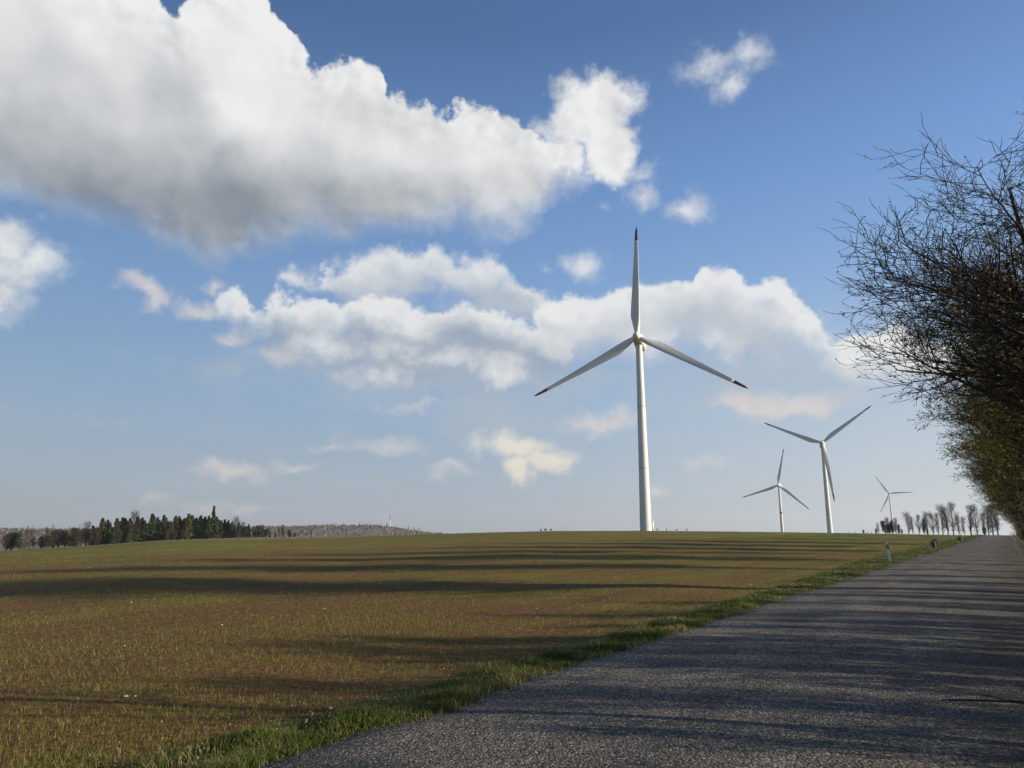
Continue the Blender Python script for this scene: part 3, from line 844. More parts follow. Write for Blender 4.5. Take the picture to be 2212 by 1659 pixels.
def turbine(hub, yaw, phase, label, band=None, lean=5.0, porch=0):
    hx, hy, hz_ = hub
    ya = math.radians(yaw)
    nx, ny = -math.sin(ya), -math.cos(ya)                 # where the nose points
    bx, by = hx - nx * 4.6, hy - ny * 4.6                 # tower axis
    bz = gz(bx, by) - 0.3
    root = empty('wind_turbine', (bx, by, bz))
    tag(root, label, 'wind turbine', 'wind turbines beyond the field')
    topz = hz_ - bz - 2.0
    prof = []
    for t in np.linspace(0, 1, 30):
        prof.append((2.15 - 0.95 * t ** 0.9, t * topz))
    V, F = lathe(prof, 40)
    tw = link('tower', mesh_np('tower', V, F, smooth=True), root, m_white)
    V, F = lathe([(2.3, 0.0), (2.3, 0.5), (2.16, 0.6)], 40)
    link('base_flange', mesh_np('base_flange', V, F), tw, m_white)
    for h in (topz * 0.33, topz * 0.66):
        r = 2.15 - 0.95 * (h / topz) ** 0.9
        V, F = lathe([(r, h - 0.16), (r + 0.05, h - 0.14), (r + 0.05, h + 0.14), (r, h + 0.16)], 40)
        link('joint_ring', mesh_np('joint_ring', V, F), tw, m_joint)
    V, F = lathe([(1.2, topz - 0.1), (1.45, topz + 0.1), (1.5, topz + 0.6)], 32)
    link('yaw_collar', mesh_np('yaw_collar', V, F, smooth=True), tw, m_white)
    if band:
        r = 2.15 - 0.95 * (band / topz) ** 0.9
        V, F = lathe([(r, band - 1.1), (r + 0.03, band - 1.05), (r + 0.03, band + 1.05), (r, band + 1.1)], 40)
        link('red_band', mesh_np('red_band', V, F), tw, m_red)
    if porch:
        V, F = join([box(1.9, 2.75, -0.75, 0.75, 0.0, porch), box(2.0, 2.85, -0.85, 0.85, porch + 0.003, porch + 0.12)])
        link('door_housing', mesh_np('door_housing', V, F), tw, m_white)
        V, F = box(2.753, 2.79, -0.45, 0.45, porch - 2.2, porch - 0.2); link('door', mesh_np('door', V, F), tw, m_dark)
    # nacelle frame: local -y is the nose
    head = link('nacelle', nac, root)
    head.location = (hx - bx, hy - by, hz_ - bz)
    head.rotation_euler = (math.radians(-lean), 0, -ya)
    link('cooler', cool, head); link('vent', vent, head)
    sp_ = link('spinner', spin, root)
    sp_.location = head.location
    from mathutils import Matrix
    Rn = Matrix.Rotation(-ya, 4, 'Z') @ Matrix.Rotation(math.radians(-lean), 4, 'X')
    sp_.rotation_euler = (Rn @ Matrix.Rotation(math.radians(90), 4, 'X')).to_euler()
    for k in range(3):
        ph = math.radians(phase + 120 * k)
        # blade axis: turn about the nose axis so that the blade points at angle ph above the horizontal
        M = Rn @ Matrix.Rotation(math.pi / 2 - ph, 4, 'Y') @ Matrix.Rotation(math.pi, 4, 'Z')
        b = link('blade', blade_w, root)
        b.location = head.location; b.rotation_euler = M.to_euler()
        link('red_tip', blade_r, b)
turbine((47.16, 258.6, 73.9), 18, 88.5, 'nearest and tallest wind turbine with one blade straight up and red tips', porch=4.2)
turbine((236.7, 539.7, 68.3), 24, 36, 'wind turbine right of the tallest one with two blades raised in a V')
turbine((321.3, 864.1, 57.4), 30, 78, 'small wind turbine with a red band around its tower', band=50)
turbine((806.4, 1533.7, 82.9), 24, 2, 'smallest farthest wind turbine rising behind the bare tree row')
# the avenue on the right-hand side: along, across, which, turn, scale, label (local -x leans over the road)
AV = [(24.0, 2.7, 0, 0.1, (1.12, 1.12, 0.90), 'large bare tree with tiny buds leaning over the road, nearest to the camera'),
      (35.0, 2.6, 1, -0.3, (1.0, 1.0, 0.95), 'dark budding tree second in the roadside row, behind the big nearest one'),
      (46.0, 2.7, 2, 0.35, (1.0, 1.0, 0.97), 'olive leafing tree third in the roadside row on the right'),
      (56.0, 2.3, 1, 0.5, (1.0, 1.0, 0.95), 'olive leafing tree fourth in the roadside row on the right'),
      (67.0, 2.1, 2, -0.4, (1.0, 1.0, 0.98), 'dense olive tree fifth in the roadside row on the right'),
      (78.0, 2.1, 1, -0.1, (1.0, 1.0, 0.93), 'brownish tree sixth in the roadside row on the right'),
      (90.0, 2.0, 2, 0.2, (1.0, 1.0, 0.9), 'brownish tree seventh in the roadside row on the right'),
      (104.0, 2.0, 1, 0.3, (1.0, 1.0, 0.9), 'dark tree eighth in the roadside row where the road climbs'),
      (120.0, 2.0, 0, -0.2, (0.95, 0.95, 0.88), 'thin dark tree ninth in the roadside row near the crest'),
      (138.0, 1.9, 1, 0.1, (0.9, 0.9, 0.85), 'small looking dark tree at the road crest, end of the near row'),
      (156.0, 1.9, 2, 0.4, (0.9, 0.9, 0.85), 'dark tree at the road crest just before the end of the row'),
      (176.0, 2.2, 1, 0.8, (0.9, 0.9, 0.85), 'dark tree at the road crest behind the small white posts'),
      (198.0, 2.6, 2, 0.8, (0.9, 0.9, 0.8), 'farthest dark tree of the roadside row, at the road crest'),
      # beside and behind the camera: never in view, but their shadows lie on the road and field
      (-3.0, 3.0, 1, 0.3, (1.0, 1.0, 1.0), 'tall bare tree standing beside the camera at the road edge'),
      (-14.0, 3.0, 2, 0.1, (1.0, 1.0, 1.0), 'tall bare tree behind the camera at the road edge'),
      ]
for s, p, k, rz, scl, lab in AV:
    x, y = road_xy(s, p); x, y = float(x), float(y)
    plant_tree('roadside_tree', near[k], (x, y, gz(x, y)), rz - RA, scl, lab, 'tree', 'trees along the right side of the road')

# roadside shrubs (those beside the camera unseen, added for shade) and a sapling
shr = [lime_tree(140 + i, 2.3, 1.3, k=(16, 8, 6, 0), leaves=2500, leafsize=0.05, rt=0.035, rmin=0.003, clear=0.03, spread=40, vase=True) for i in range(2)]
sap = lime_tree(150, 6.0, 1.4, k=(12, 6, 4, 0), leaves=700, leafsize=0.05, rt=0.07, rmin=0.004, clear=0.3, spread=40)
SHR0 = [(3.5 + 1.25 * k, 1.95 + 0.25 * ((k * 7) % 3), 0.46 + 0.05 * ((k * 5) % 4)) for k in range(20)]  # low shrubs out of view, added only to shade the right of the road
SHR = SHR0 + [(6.0, 2.3, 0.8), (8.8, 2.6, 0.8), (10.6, 2.9, 1.1), (11.9, 2.5, 1.0), (13.2, 3.0, 1.3), (14.6, 2.7, 1.0), (15.8, 3.0, 0.9), (19.5, 3.1, 1.1), (21.5, 3.0, 0.9), (27.5, 3.0, 1.0), (31.0, 3.2, 1.1), (41.5, 3.0, 1.1), (51.5, 3.2, 1.2), (62.0, 3.0, 1.3),
       (73, 2.6, 1.5), (85, 2.6, 1.7), (97, 2.4, 1.9), (110, 2.4, 2.1), (119, 3.2, 2.2), (128, 2.4, 2.3), (138, 3.0, 2.3), (147, 2.4, 2.4), (157, 3.0, 2.5), (167, 2.6, 2.6), (178, 3.4, 2.6), (190, 2.8, 2.6), (200, 3.8, 2.6)]
ORDW = ['nearest', 'second', 'third', 'fourth', 'fifth', 'sixth', 'seventh', 'eighth', 'ninth', 'tenth', 'eleventh', 'twelfth', 'thirteenth', 'fourteenth', 'fifteenth', 'sixteenth', 'seventeenth', 'eighteenth']
for i, (s, p, sc_) in enumerate(SHR):
    x, y = map(float, road_xy(s, p))
    lb = 'small unseen shrub added beside the camera to shade the road' if i < 29 else 'bare brown shrub under the roadside trees, ' + ORDW[i - 29] + ' along the road'
    plant_tree('roadside_shrub', shr[i % 2], (x, y, float(field_z(x, y))), i * 1.3, sc_, lb, 'shrub', 'unseen shrubs added to shade the road' if i < 29 else 'shrubs under the roadside trees')
young = lime_tree(151, 4.6, 2.3, k=(20, 10, 7, 3), leaves=2500, leafsize=0.06, rt=0.07, rmin=0.004, clear=0.12, spread=50)  # young trees out of view, added to throw dappled shade on the road
for s, p, k, a_, w in ((9.5, 4.6, 0.68, 0.4, 'nearest'), (13.0, 5.0, 0.8, 2.0, 'second nearest'), (17.5, 5.0, 0.75, 4.4, 'third nearest')):
    x, y = map(float, road_xy(s, p))
    plant_tree('added_shade_tree', young, (x, y, gz(x, y)), a_, k, w + ' young bare tree added for its shade, unseen to the right of the road', 'tree', 'unseen young trees added for shade')
x, y = map(float, road_xy(7.9, 2.6))
plant_tree('sapling', sap, (x, y, gz(x, y)), 0, 1.0, 'thin sapling at the road edge beside the camera', 'tree')

# ------------------------------------------------------------------ far trees
def spruce(seed, H=12.0, R=2.4, loose=0.0):
    rng = np.random.default_rng(seed)
    z = np.linspace(0, H, 8); T = np.stack([rng.normal(0, 0.03, 8), rng.normal(0, 0.03, 8), z], -1)[None]
    TR = np.interp(z, [0, H], [0.16, 0.02])[None]
    V, F = tubes(T, TR, 6); m1 = mesh_np('trunk', V, F, smooth=True); m1.materials.append(m_bark)
    nb = 240 if not loose else 90
    t = rng.uniform(0.06 if not loose else 0.3, 1, nb) ** 0.9
    th = rng.uniform(0, 6.283, nb)
    lob = 1 + 0.25 * np.sin(3 * th + rng.uniform(0, 6)) + rng.normal(0, 0.16, nb)
    L = R * 1.12 * (1 - t) ** 0.92 * lob + 0.12
    pts = []
    for k in range(26):
        q = rng.uniform(0.15, 1, nb)
        pts.append(np.stack([np.cos(th) * L * q, np.sin(th) * L * q, t * H - 0.22 * L * q + 0.0], -1) + rng.normal(0, 0.10, (nb, 3)))
    V, F, A = leafcards(rng, np.concatenate(pts), 0.42)
    m3 = mesh_np('needles', V, F, attr=A); m3.materials.append(m_needle)
    return m1, m3
m_needle = leafy('spruce needles', [(0.0, (0.022, 0.034, 0.014)), (0.6, (0.045, 0.062, 0.024)), (1.0, (0.085, 0.095, 0.035))], 0.1)
m_olive = leafy('olive foliage', [(0.0, (0.045, 0.050, 0.018)), (0.6, (0.085, 0.088, 0.032)), (1.0, (0.14, 0.13, 0.05))], 0.2)
SP = [spruce(200 + i, 12.0, r) for i, r in enumerate((2.3, 2.0, 2.7, 1.8))]
OL = []
for me1, me3 in [spruce(210, 12.0, 2.9), spruce(211, 12.0, 2.5)]:
    me3.materials.clear(); me3.materials.append(m_olive); OL.append((me1, me3))
LOOSE = spruce(220, 12.0, 2.0, loose=1.0)
BARE = [lime_tree(300 + i, 12.0, cr, k=(20, 9, 6, 3), leaves=0, rt=0.24, rmin=0.013, clear=0.14, spread=sp_, vase=True, prof=(0.6, 0.75, 0.95, 0.9, 0.6, 0.35)) for i, (cr, sp_) in enumerate(((5.2, 58), (4.2, 52), (5.8, 60), (3.6, 46)))]
BUSH = [lime_tree(320 + i, 6.0, 3.4, k=(22, 10, 6, 0), leaves=2600, leafsize=0.22, rt=0.12, rmin=0.02, clear=0.03, spread=45, vase=True) for i in range(3)]
for t3 in BUSH:
    t3[2].materials.clear(); t3[2].materials.append(m_leafbrown)
ORD = ['first', 'second', 'third', 'fourth', 'fifth', 'sixth', 'seventh', 'eighth', 'ninth', 'tenth', 'eleventh', 'twelfth', 'thirteenth', 'fourteenth', 'fifteenth', 'sixteenth',
       'seventeenth', 'eighteenth', 'nineteenth', 'twentieth'] + ['twenty-' + q for q in ('first', 'second', 'third', 'fourth', 'fifth', 'sixth', 'seventh', 'eighth', 'ninth')] + ['thirtieth'] + \
      ['thirty-' + q for q in ('first', 'second', 'third', 'fourth', 'fifth', 'sixth', 'seventh', 'eighth', 'ninth')]
FAR = []
def place_far(name, meshes, names, baseH, x, top, dist, label, cat, group, wide=1.0, seed=0, sink=0.0, base=None):
    gx, gy = at(x, dist)
    z0 = gz(gx, gy) - sink if base is None else base
    d = ray(x, top)
    zt = EYE + d[2] / math.hypot(d[0], d[1]) * dist
    H = max(zt - z0, 0.5); k = H / baseH
    o = empty(name, (gx, gy, z0), (seed * 2.399) % 6.283, (k * wide, k * wide, k))
    tag(o, label, cat, group); FAR.append((x, label, o))
    for nm, me in zip(names, meshes):
        if me is not None: link(nm, me, o)
    return o
TN = ('trunk', 'branches', 'leaves'); SN = ('trunk', 'needles')
# the clump of conifers at the left end of the field: column, top, kind (crop coordinates turned into picture ones)
cl = [(60,392,'b'),(95,380,'b'),(150,352,'s'),(200,348,'n'),(228,360,'n'),(258,400,'n'),(310,405,'b'),(335,338,'n'),(360,400,'b'),(400,382,'b'),(432,362,'b'),(482,368,'b'),(515,400,'b'),
      (535,335,'s'),(562,350,'b'),(600,342,'n'),(628,305,'n'),(640,352,'b'),(672,315,'s'),(700,340,'s'),(735,262,'s'),(775,272,'s'),(797,305,'s'),(822,330,'s'),(840,262,'s'),(880,255,'s'),(900,262,'s'),(935,262,'s'),
      (970,236,'n'),(988,250,'o'),(1005,300,'s'),(1025,258,'s'),(1045,280,'s'),(1075,290,'s'),(1095,230,'s'),(1135,255,'s'),(1160,290,'s'),(1180,238,'s'),(1212,300,'b'),(1240,300,'o'),(1265,245,'o'),(1292,248,'o'),(1330,262,'o'),
      (1358,230,'o'),(1385,240,'o'),(1418,260,'o'),(1447,243,'s'),(1480,250,'s'),(1508,245,'s'),(1565,250,'s'),(1600,276,'s'),(1625,270,'s'),(1652,276,'s'),(1680,285,'s'),(1703,272,'n'),(1730,290,'s'),
      (1758,300,'n'),(1778,330,'b'),(1802,303,'s'),(1832,320,'n'),(1870,325,'b'),(1905,308,'s'),(1930,345,'b'),(1960,350,'s'),(2000,356,'s'),(2025,335,'n'),(2055,320,'n'),(2100,352,'b'),(2140,368,'b')]
LBL = {'s': ('spruce_tree', 'dark green spruce in the front of the left clump', 'tree', 'spruces in the left clump'),
       'o': ('olive_conifer', 'broad olive green conifer in the left clump', 'tree', 'olive conifers in the left clump'),
       'n': ('bare_tree', 'thin leafless tree among the spruces of the left clump', 'tree', 'leafless trees in the left clump'),
       'b': ('field_edge_bush', 'grey brown bush at the foot of the left clump', 'bush', 'bushes in the left clump')}
g = np.random.default_rng(55)
for i, (cx, cy, kd) in enumerate(cl):
    X_, T_ = cx * 0.2976, 1042.2 + cy * 0.2976
    nm, lb, ct, gr = LBL[kd]
    dist = 322 + g.uniform(0, 10)
    if kd == 's': place_far(nm, SP[i % 4], SN, 12, X_, T_, dist, lb, ct, gr, 1.15, i)
    elif kd == 'o': place_far(nm, OL[i % 2], SN, 12, X_, T_, dist, lb, ct, gr, 1.25, i)
    elif kd == 'n': place_far(nm, BARE[i % 4], TN, 12, X_, T_, dist, lb, ct, gr, 1.0, i)
    else: place_far(nm, BUSH[i % 3], TN, 6, X_, T_, dist - 3, lb, ct, gr, 1.7, i)
    if 640 < cx < 1760 and kd in 'so':      # the rank behind fills the gaps
        nm, lb, ct, gr = LBL['s']
        place_far(nm, SP[(i + 1) % 4], SN, 12, X_ + 4.5, T_ + 6, dist + 14, 'dark spruce in the rear rank of the left clump', ct, 'rear spruces of the left clump', 1.2, i + 7)
for i, cx in enumerate((700, 860, 985, 1210, 1270, 1330, 1600, 1720, 1850)):
    nm, lb, ct, gr = LBL['b']
    place_far(nm, BUSH[i % 3], TN, 6, cx * 0.2976, 1042.2 + (345 + (i * 37) % 20) * 0.2976, 318, lb, ct, gr, 1.2, i)
place_far('tall_conifer', LOOSE, SN, 12, 1540 * 0.2976, 1042.2 + 172 * 0.2976, 330, 'tallest loose crowned conifer sticking up out of the left clump', 'tree', None, 0.8, 3)

# the bare trees on the horizon at the right
row = [(300, 850, 'b', 1.2), (130, 884, 'b', 1.0), (205, 884, 'b', 1.0), (345, 880, 'b', 1.0), (400, 878, 'b', 1.0), (480, 775, 'n', 0.9), (455, 840, 'b', 1.0), (560, 760, 'b', 1.1), (590, 722, 'n', 1.0), (620, 790, 'b', 1.2), (655, 760, 'b', 1.0), (690, 715, 'n', 1.1),
       (728, 800, 'b', 0.9), (760, 850, 'b', 1.0), (838, 672, 'n', 1.0), (890, 700, 'n', 0.8), (965, 695, 'n', 0.9), (1025, 740, 'b', 0.6), (1070, 668, 'n', 1.0), (1060, 850, 'b', 1.0), (1135, 678, 'n', 1.0), (1192, 668, 'n', 0.8),
       (1245, 598, 'n', 0.8), (1308, 588, 'n', 0.9), (1372, 566, 'n', 0.9), (1437, 690, 'n', 0.8), (1505, 720, 'n', 0.8), (1580, 572, 'n', 1.0), (1655, 590, 'n', 0.8), (1740, 660, 'n', 0.9), (1790, 610, 'n', 1.0), (1745, 830, 'b', 1.2),
       (1840, 590, 'n', 1.0), (1900, 560, 'n', 1.0)]
for i, (cx, cy, kd, wd) in enumerate(row):
    X_, T_ = (3300 + cx * 0.3315) / 1.823, (1800 + cy * 0.3315) / 1.823 + 3.5
    big = cx >= 1580
    if kd == 'n':
        place_far('horizon_tree', BARE[i % 4], TN, 12, X_, T_, 262, 'leafless tree in the horizon row beyond the road crest' if not big else 'taller leafless tree close to the far end of the road', 'tree', 'leafless trees on the horizon' if not big else 'leafless trees at the end of the road', wd, i)
    else:
        place_far('horizon_bush', BUSH[i % 3], TN, 6, X_, T_, 256, 'leafless bush at the foot of the horizon tree row', 'bush', 'bushes on the horizon', wd, i)
for i, (X_, T_, wd) in enumerate(((1168, 1143.4, 2.2), (1178, 1142.5, 2.6), (1190, 1143, 2.6), (1420, 1144, 1.8), (1440, 1143, 1.6), (1462, 1143.5, 1.8), (1484, 1144, 1.6))):
    place_far('low_bush', BUSH[i % 3], TN, 6, X_, T_, 215, 'low dark bush just above the field crest', 'bush', 'low bushes on the crest', wd, i)

# ------------------------------------------------------------------ the far hill with its few left trees, and the mast
hx = [(-500, 1146), (-100, 1143.5), (100, 1144), (200, 1144.5), (400, 1145), (590, 1139), (661, 1138), (684, 1136), (729, 1136.3), (806, 1135.7), (839, 1139), (871, 1144), (890, 1148), (925, 1151.5), (1000, 1158), (1100, 1166)]
def hill_el(a):
    A_, T_ = [], []
    for x, y in hx:
        d = ray(x, y); A_.append(math.atan2(d[0], d[1])); T_.append(d[2] / math.hypot(d[0], d[1]))
    return np.interp(a, A_, T_)
HD = 1800.0
aa = np.linspace(math.atan2(*ray(-500, 1150)[:2]), math.atan2(*ray(1090, 1150)[:2]), 260)
tt = np.linspace(0, 1, 40)
Tm, Am = np.meshgrid(tt, aa, indexing='ij')
Rm = HD - 620 + 1500 * Tm
crest = EYE + HD * sum(hill_el(Am + k * 0.004) for k in (-1, 0, 1)) / 3
shape = np.where(Tm < 0.4133, np.sin(np.clip(Tm / 0.4133, 0, 1) * math.pi / 2) ** 1.3, np.cos(np.clip((Tm - 0.4133) / 0.5867, 0, 1) * math.pi / 2))
Xh, Yh = Rm * np.sin(Am), Rm * np.cos(Am)
Zh = -48 + (crest + 48) * shape + (1.6 * lump(Xh, Yh, 120, 61) + 0.7 * lump(Xh, Yh, 25, 62)) * 1.0
n1, n2 = Xh.shape
ii = np.arange(n1 - 1)[:, None] * n2 + np.arange(n2 - 1)[None]
F = np.stack([ii, ii + 1, ii + n2 + 1, ii + n2], -1).reshape(-1, 4)
m_hill, N = mat('felled hillside')
P = wpos(N)
a1 = N.noise(N.v('MULTIPLY', P, (0.02, 0.008, 0.10)), 1.0, 6, 0.65)
a2 = N.noise(P, 0.09, 5, 0.7)
hc = ramp_of(N, N.m('MULTIPLY_ADD', a2, 0.5, N.m('MULTIPLY', a1, 0.5)), [(0.36, (0.05, 0.05, 0.04)), (0.48, (0.12, 0.105, 0.085)), (0.58, (0.20, 0.175, 0.145)), (0.68, (0.30, 0.27, 0.23))])
finish(m_hill, N, hc, 0.95, a2, 1.0, 6.0, spec=0.05)
tag(link('hill', mesh_np('hill', np.stack([Xh, Yh, Zh], -1).reshape(-1, 3), F, smooth=True), None, m_hill), None, None, None, 'structure')
# scrub and young forest on the hill, too fine to count
g = np.random.default_rng(91); n = 9000
ia = g.uniform(8, 250, n); it = g.uniform(0.03, 0.47, n) * 39
i_, j_ = it.astype(int), ia.astype(int)
Pc = np.stack([Xh[i_, j_], Yh[i_, j_], Zh[i_, j_]], -1); Pn_ = np.stack([Xh[i_ + 1, j_ + 1], Yh[i_ + 1, j_ + 1], Zh[i_ + 1, j_ + 1]], -1)
f = g.uniform(0, 1, n)[:, None]; Pc = Pc * (1 - f) + Pn_ * f
keep = lump(Pc[:, 0], Pc[:, 1], 160, 92) + lump(Pc[:, 0], Pc[:, 1], 50, 93) + g.uniform(-0.35, 0.25, n) > -0.10
Pc = Pc[keep]; n = len(Pc)
V, F, A = blades(Pc[:, 0], Pc[:, 1], Pc[:, 2] - 0.5, g.uniform(2.0, 6.0, n), g.uniform(2.0, 5.0, n), g.uniform(0, 0.3, n), 94, 2)
V2, F2, A2 = blades(Pc[:, 0] + 1, Pc[:, 1] + 1, Pc[:, 2] - 0.5, g.uniform(2.0, 6.0, n), g.uniform(2.0, 5.0, n), g.uniform(0, 0.3, n), 95, 2)
m_scrub = leafy('hill scrub', [(0.0, (0.035, 0.042, 0.025)), (0.5, (0.085, 0.075, 0.058)), (1.0, (0.17, 0.145, 0.115))], 0.1)
tag(link('hill_scrub', mesh_np('hill_scrub', np.concatenate([V, V2]), np.concatenate([F, F2 + len(V)]), attr=np.concatenate([A, A2])), None, m_scrub), 'grey brown scrub and young forest covering the far hill', 'scrub', None, 'stuff')
def hill_z(a):
    return EYE + HD * float(hill_el(a))
ht = [(190,295,'n'),(275,282,'s'),(385,285,'n'),(495,278,'s'),(530,272,'n'),(548,278,'n'),(595,275,'n'),(612,280,'s'),(660,280,'n'),(705,266,'s'),(735,275,'n'),(752,272,'n'),(772,274,'n'),(848,272,'s'),(892,274,'n'),(948,285,'n'),(1035,292,'s'),(1072,300,'n'),(1105,308,'n'),(440,290,'n'),(330,296,'n'),(228,296,'s'),(820,286,'n'),(975,302,'n')]
for i, (cx, cy, kd) in enumerate(ht):
    X_, T_ = (1000 + cx * 0.5877) / 1.823, (1900 + cy * 0.5877) / 1.823
    d = ray(X_, 1150); b = hill_z(math.atan2(d[0], d[1])) - 1.0
    M_, Nn, s_ = (SP[i % 4], SN, 0.8) if kd == 's' else (BARE[i % 4], TN, 0.9)
    place_far('hill_tree', M_, Nn, 12, X_, T_, HD - 5, 'far tree standing alone on the ridge of the grey hill', 'tree', 'single trees on the far ridge', s_, i, base=b)
for i, (cx, cy) in enumerate([(25,338),(150,322),(196,316),(240,314),(300,334),(335,316),(384,313),(520,335),(575,312)]):
    X_, T_ = cx * 0.2976, 1042.2 + cy * 0.2976
    d = ray(X_, 1150); b = hill_z(math.atan2(d[0], d[1])) - 1.0
    place_far('hill_tree', BARE[i % 4], TN, 12, X_, T_, HD - 5, 'far tree on the low ridge behind the left clump', 'tree', 'single trees on the low left ridge', 0.9, i, base=b)
for i, (cx, cy, dd) in enumerate([(560,330,260),(590,308,200),(615,310,220),(640,318,180),(385,290,260),(760,326,160),(195,298,330),(960,318,120),(470,322,220),(700,322,200),(880,322,160),(300,322,300)]):
    X_, T_ = (1000 + cx * 0.5877) / 1.823, (1900 + cy * 0.5877) / 1.823
    gx, gy = at(X_, HD - dd); k = 1 - dd / 620.0
    d = ray(X_, 1150); cr_ = hill_z(math.atan2(d[0], d[1]))
    b = -48 + (cr_ + 48) * math.sin(max(k, 0.02) * math.pi / 2) ** 1.3
    place_far('slope_tree', SP[i % 4], SN, 12, X_, T_, HD - dd, 'dark conifer on the slope of the grey hill', 'tree', 'conifers on the hill slope', 0.7, i, base=b - 2)
# red and white transmitter mast
d = ray(842, 1150); b = hill_z(math.atan2(d[0], d[1])) - 2
gx, gy = at(842, HD)
dt = ray(842, 1112); topz = EYE + HD * dt[2] / math.hypot(dt[0], dt[1]); H = topz - b
mast = empty('transmitter_mast', (gx, gy, b)); tag(mast, 'thin white mast with red bands standing on the far hill', 'mast')
V, F = lathe([(1.1, 0), (0.95, H * 0.45), (0.75, H * 0.8)], 16); link('tower', mesh_np('tower', V, F), mast, m_white)
V, F = lathe([(1.9, H * 0.55), (2.0, H * 0.56), (2.0, H * 0.60), (1.9, H * 0.61)], 16); link('platform', mesh_np('platform', V, F), mast, m_white)
for a_, b_, rr_ in ((0.62, 0.70, 1.0), (0.74, 0.82, 0.9)):
    V, F = lathe([(rr_, H * a_), (rr_, H * b_)], 16); link('red_band', mesh_np('red_band', V, F), mast, m_red)
V, F = lathe([(0.9, H * 0.8), (0.8, H * 0.93), (0.3, H)], 12); link('aerial', mesh_np('aerial', V, F), mast, m_red)

# ------------------------------------------------------------------ marker posts along the road
m_post, N = mat('white plastic'); P = N.n('ShaderNodeTexCoord').outputs['Object']
pn = N.noise(P, 9.0, 5, 0.6)
finish(m_post, N, ramp_of(N, pn, [(0.35, (0.66, 0.66, 0.64)), (0.6, (0.86, 0.86, 0.84))]), 0.55)
m_black, N = mat('black band'); finish(m_black, N, (0.015, 0.015, 0.017), 0.5)
m_refl, N = mat('reflector'); finish(m_refl, N, (0.45, 0.42, 0.38), 0.25, spec=0.8)
def post(s, p, label, tilt, group='marker posts at the road edge', h=1.02, wid=0.115):
    x, y = map(float, road_xy(s, p))
    o = empty('marker_post', (x, y, float(field_z(x, y)) - 0.03), math.radians(-34))
    o.rotation_euler = (math.radians(tilt[0]), math.radians(tilt[1]), -RA)
    tag(o, label, 'marker post', group)
    # wedge-shaped hollow section with a slanted top
    K = [(-wid / 2, -0.03), (0.0, -0.045), (wid / 2, -0.03), (wid / 2 * 0.8, 0.045), (-wid / 2 * 0.8, 0.045)]
    def body(z0, z1, g_=0.0, slant=0.0):
        V = [(a * (1 + g_), b * (1 + g_), z0) for a, b in K] + [(a * (1 + g_), b * (1 + g_), z1 - slant * (b + 0.045) * 2) for a, b in K]
        n = len(K)
        F = [(i, (i + 1) % n, n + (i + 1) % n, n + i) for i in range(n)]
        V += [(0, 0, z0), (0, 0, z1 - slant * 0.09)]
        me = bpy.data.meshes.new('body'); me.from_pydata(V, [], F + [(2 * n, (i + 1) % n, i) for i in range(n)] + [(2 * n + 1, n + i, n + (i + 1) % n) for i in range(n)]); me.update()
        return me
    link('body', body(0, h, 0, 0.4), o, m_post)
    link('black_band', body(h - 0.38, h - 0.18, 0.05, 0.0), o, m_black)
    V, F = box(-0.022, 0.022, -0.0545, -0.047, h - 0.33, h - 0.23)
    link('reflector', mesh_np('reflector', V, F), o, m_refl)
    return o
post(40.7, -4.95, 'nearest white marker post with a black band, leaning at the left road edge', (0, -5))
post(69.4, -4.95, 'second white marker post up the left road edge, dark weeds around its middle', (0, -5))
post(111, -4.9, 'third small marker post up the left road edge', (0, -4))
post(165, -4.9, 'fourth tiny marker post at the left edge near the road crest', (0, -2))
for s, p in ((112, 0.75), (140, 0.75), (168, 0.6)):
    post(s, p, {112: 'tiny white marker post right of the road, lowest and nearest of the three', 140: 'tiny white marker post right of the road, middle one of the three', 168: 'tiny white marker post right of the road, farthest one at the crest'}[s], (0, 0), 'marker posts right of the road')
wd = lime_tree(400, 0.9, 0.5, k=(14, 7, 5, 0), leaves=900, leafsize=0.05, rt=0.012, rmin=0.003, clear=0.05, spread=45, vase=True)
wd[2].materials.clear(); wd[2].materials.append(m_leafbrown)
for s, p, k, lb in ((69.9, -5.15, 0.9, 'dark dry weed clump against the second marker post'), (109, -5.2, 0.8, 'dark dry weed clump near the third marker post')):
    x, y = map(float, road_xy(s, p)); plant_tree('dry_weed', wd, (x, y, float(field_z(x, y))), s, k, lb, 'weed')

# ------------------------------------------------------------------ stones in the field, litter on the road
m_stone, N = mat('pale stone'); P = N.n('ShaderNodeTexCoord').outputs['Object']
finish(m_stone, N, ramp_of(N, N.noise(P, 12.0, 5, 0.6), [(0.3, (0.24, 0.21, 0.17)), (0.7, (0.46, 0.42, 0.35))]), 0.85)
def rock(seed, r=0.03):
    import bmesh
    rg = random.Random(seed); bm = bmesh.new(); bmesh.ops.create_icosphere(bm, subdivisions=2, radius=r)
    ax = Vector((rg.uniform(-1, 1), rg.uniform(-1, 1), rg.uniform(-1, 1)))
    for v in bm.verts:
        n_ = v.co.normalized()
        v.co = n_ * r * (1 + 0.25 * math.sin(n_.dot(ax) * 5 + seed) + rg.uniform(-0.08, 0.08)); v.co.z *= 0.6; v.co.x *= 1.35
    me = bpy.data.meshes.new('stone'); bm.to_mesh(me); bm.free(); me.materials.append(m_stone)
    return me
rocks = [rock(i) for i in range(4)]
g = random.Random(8)
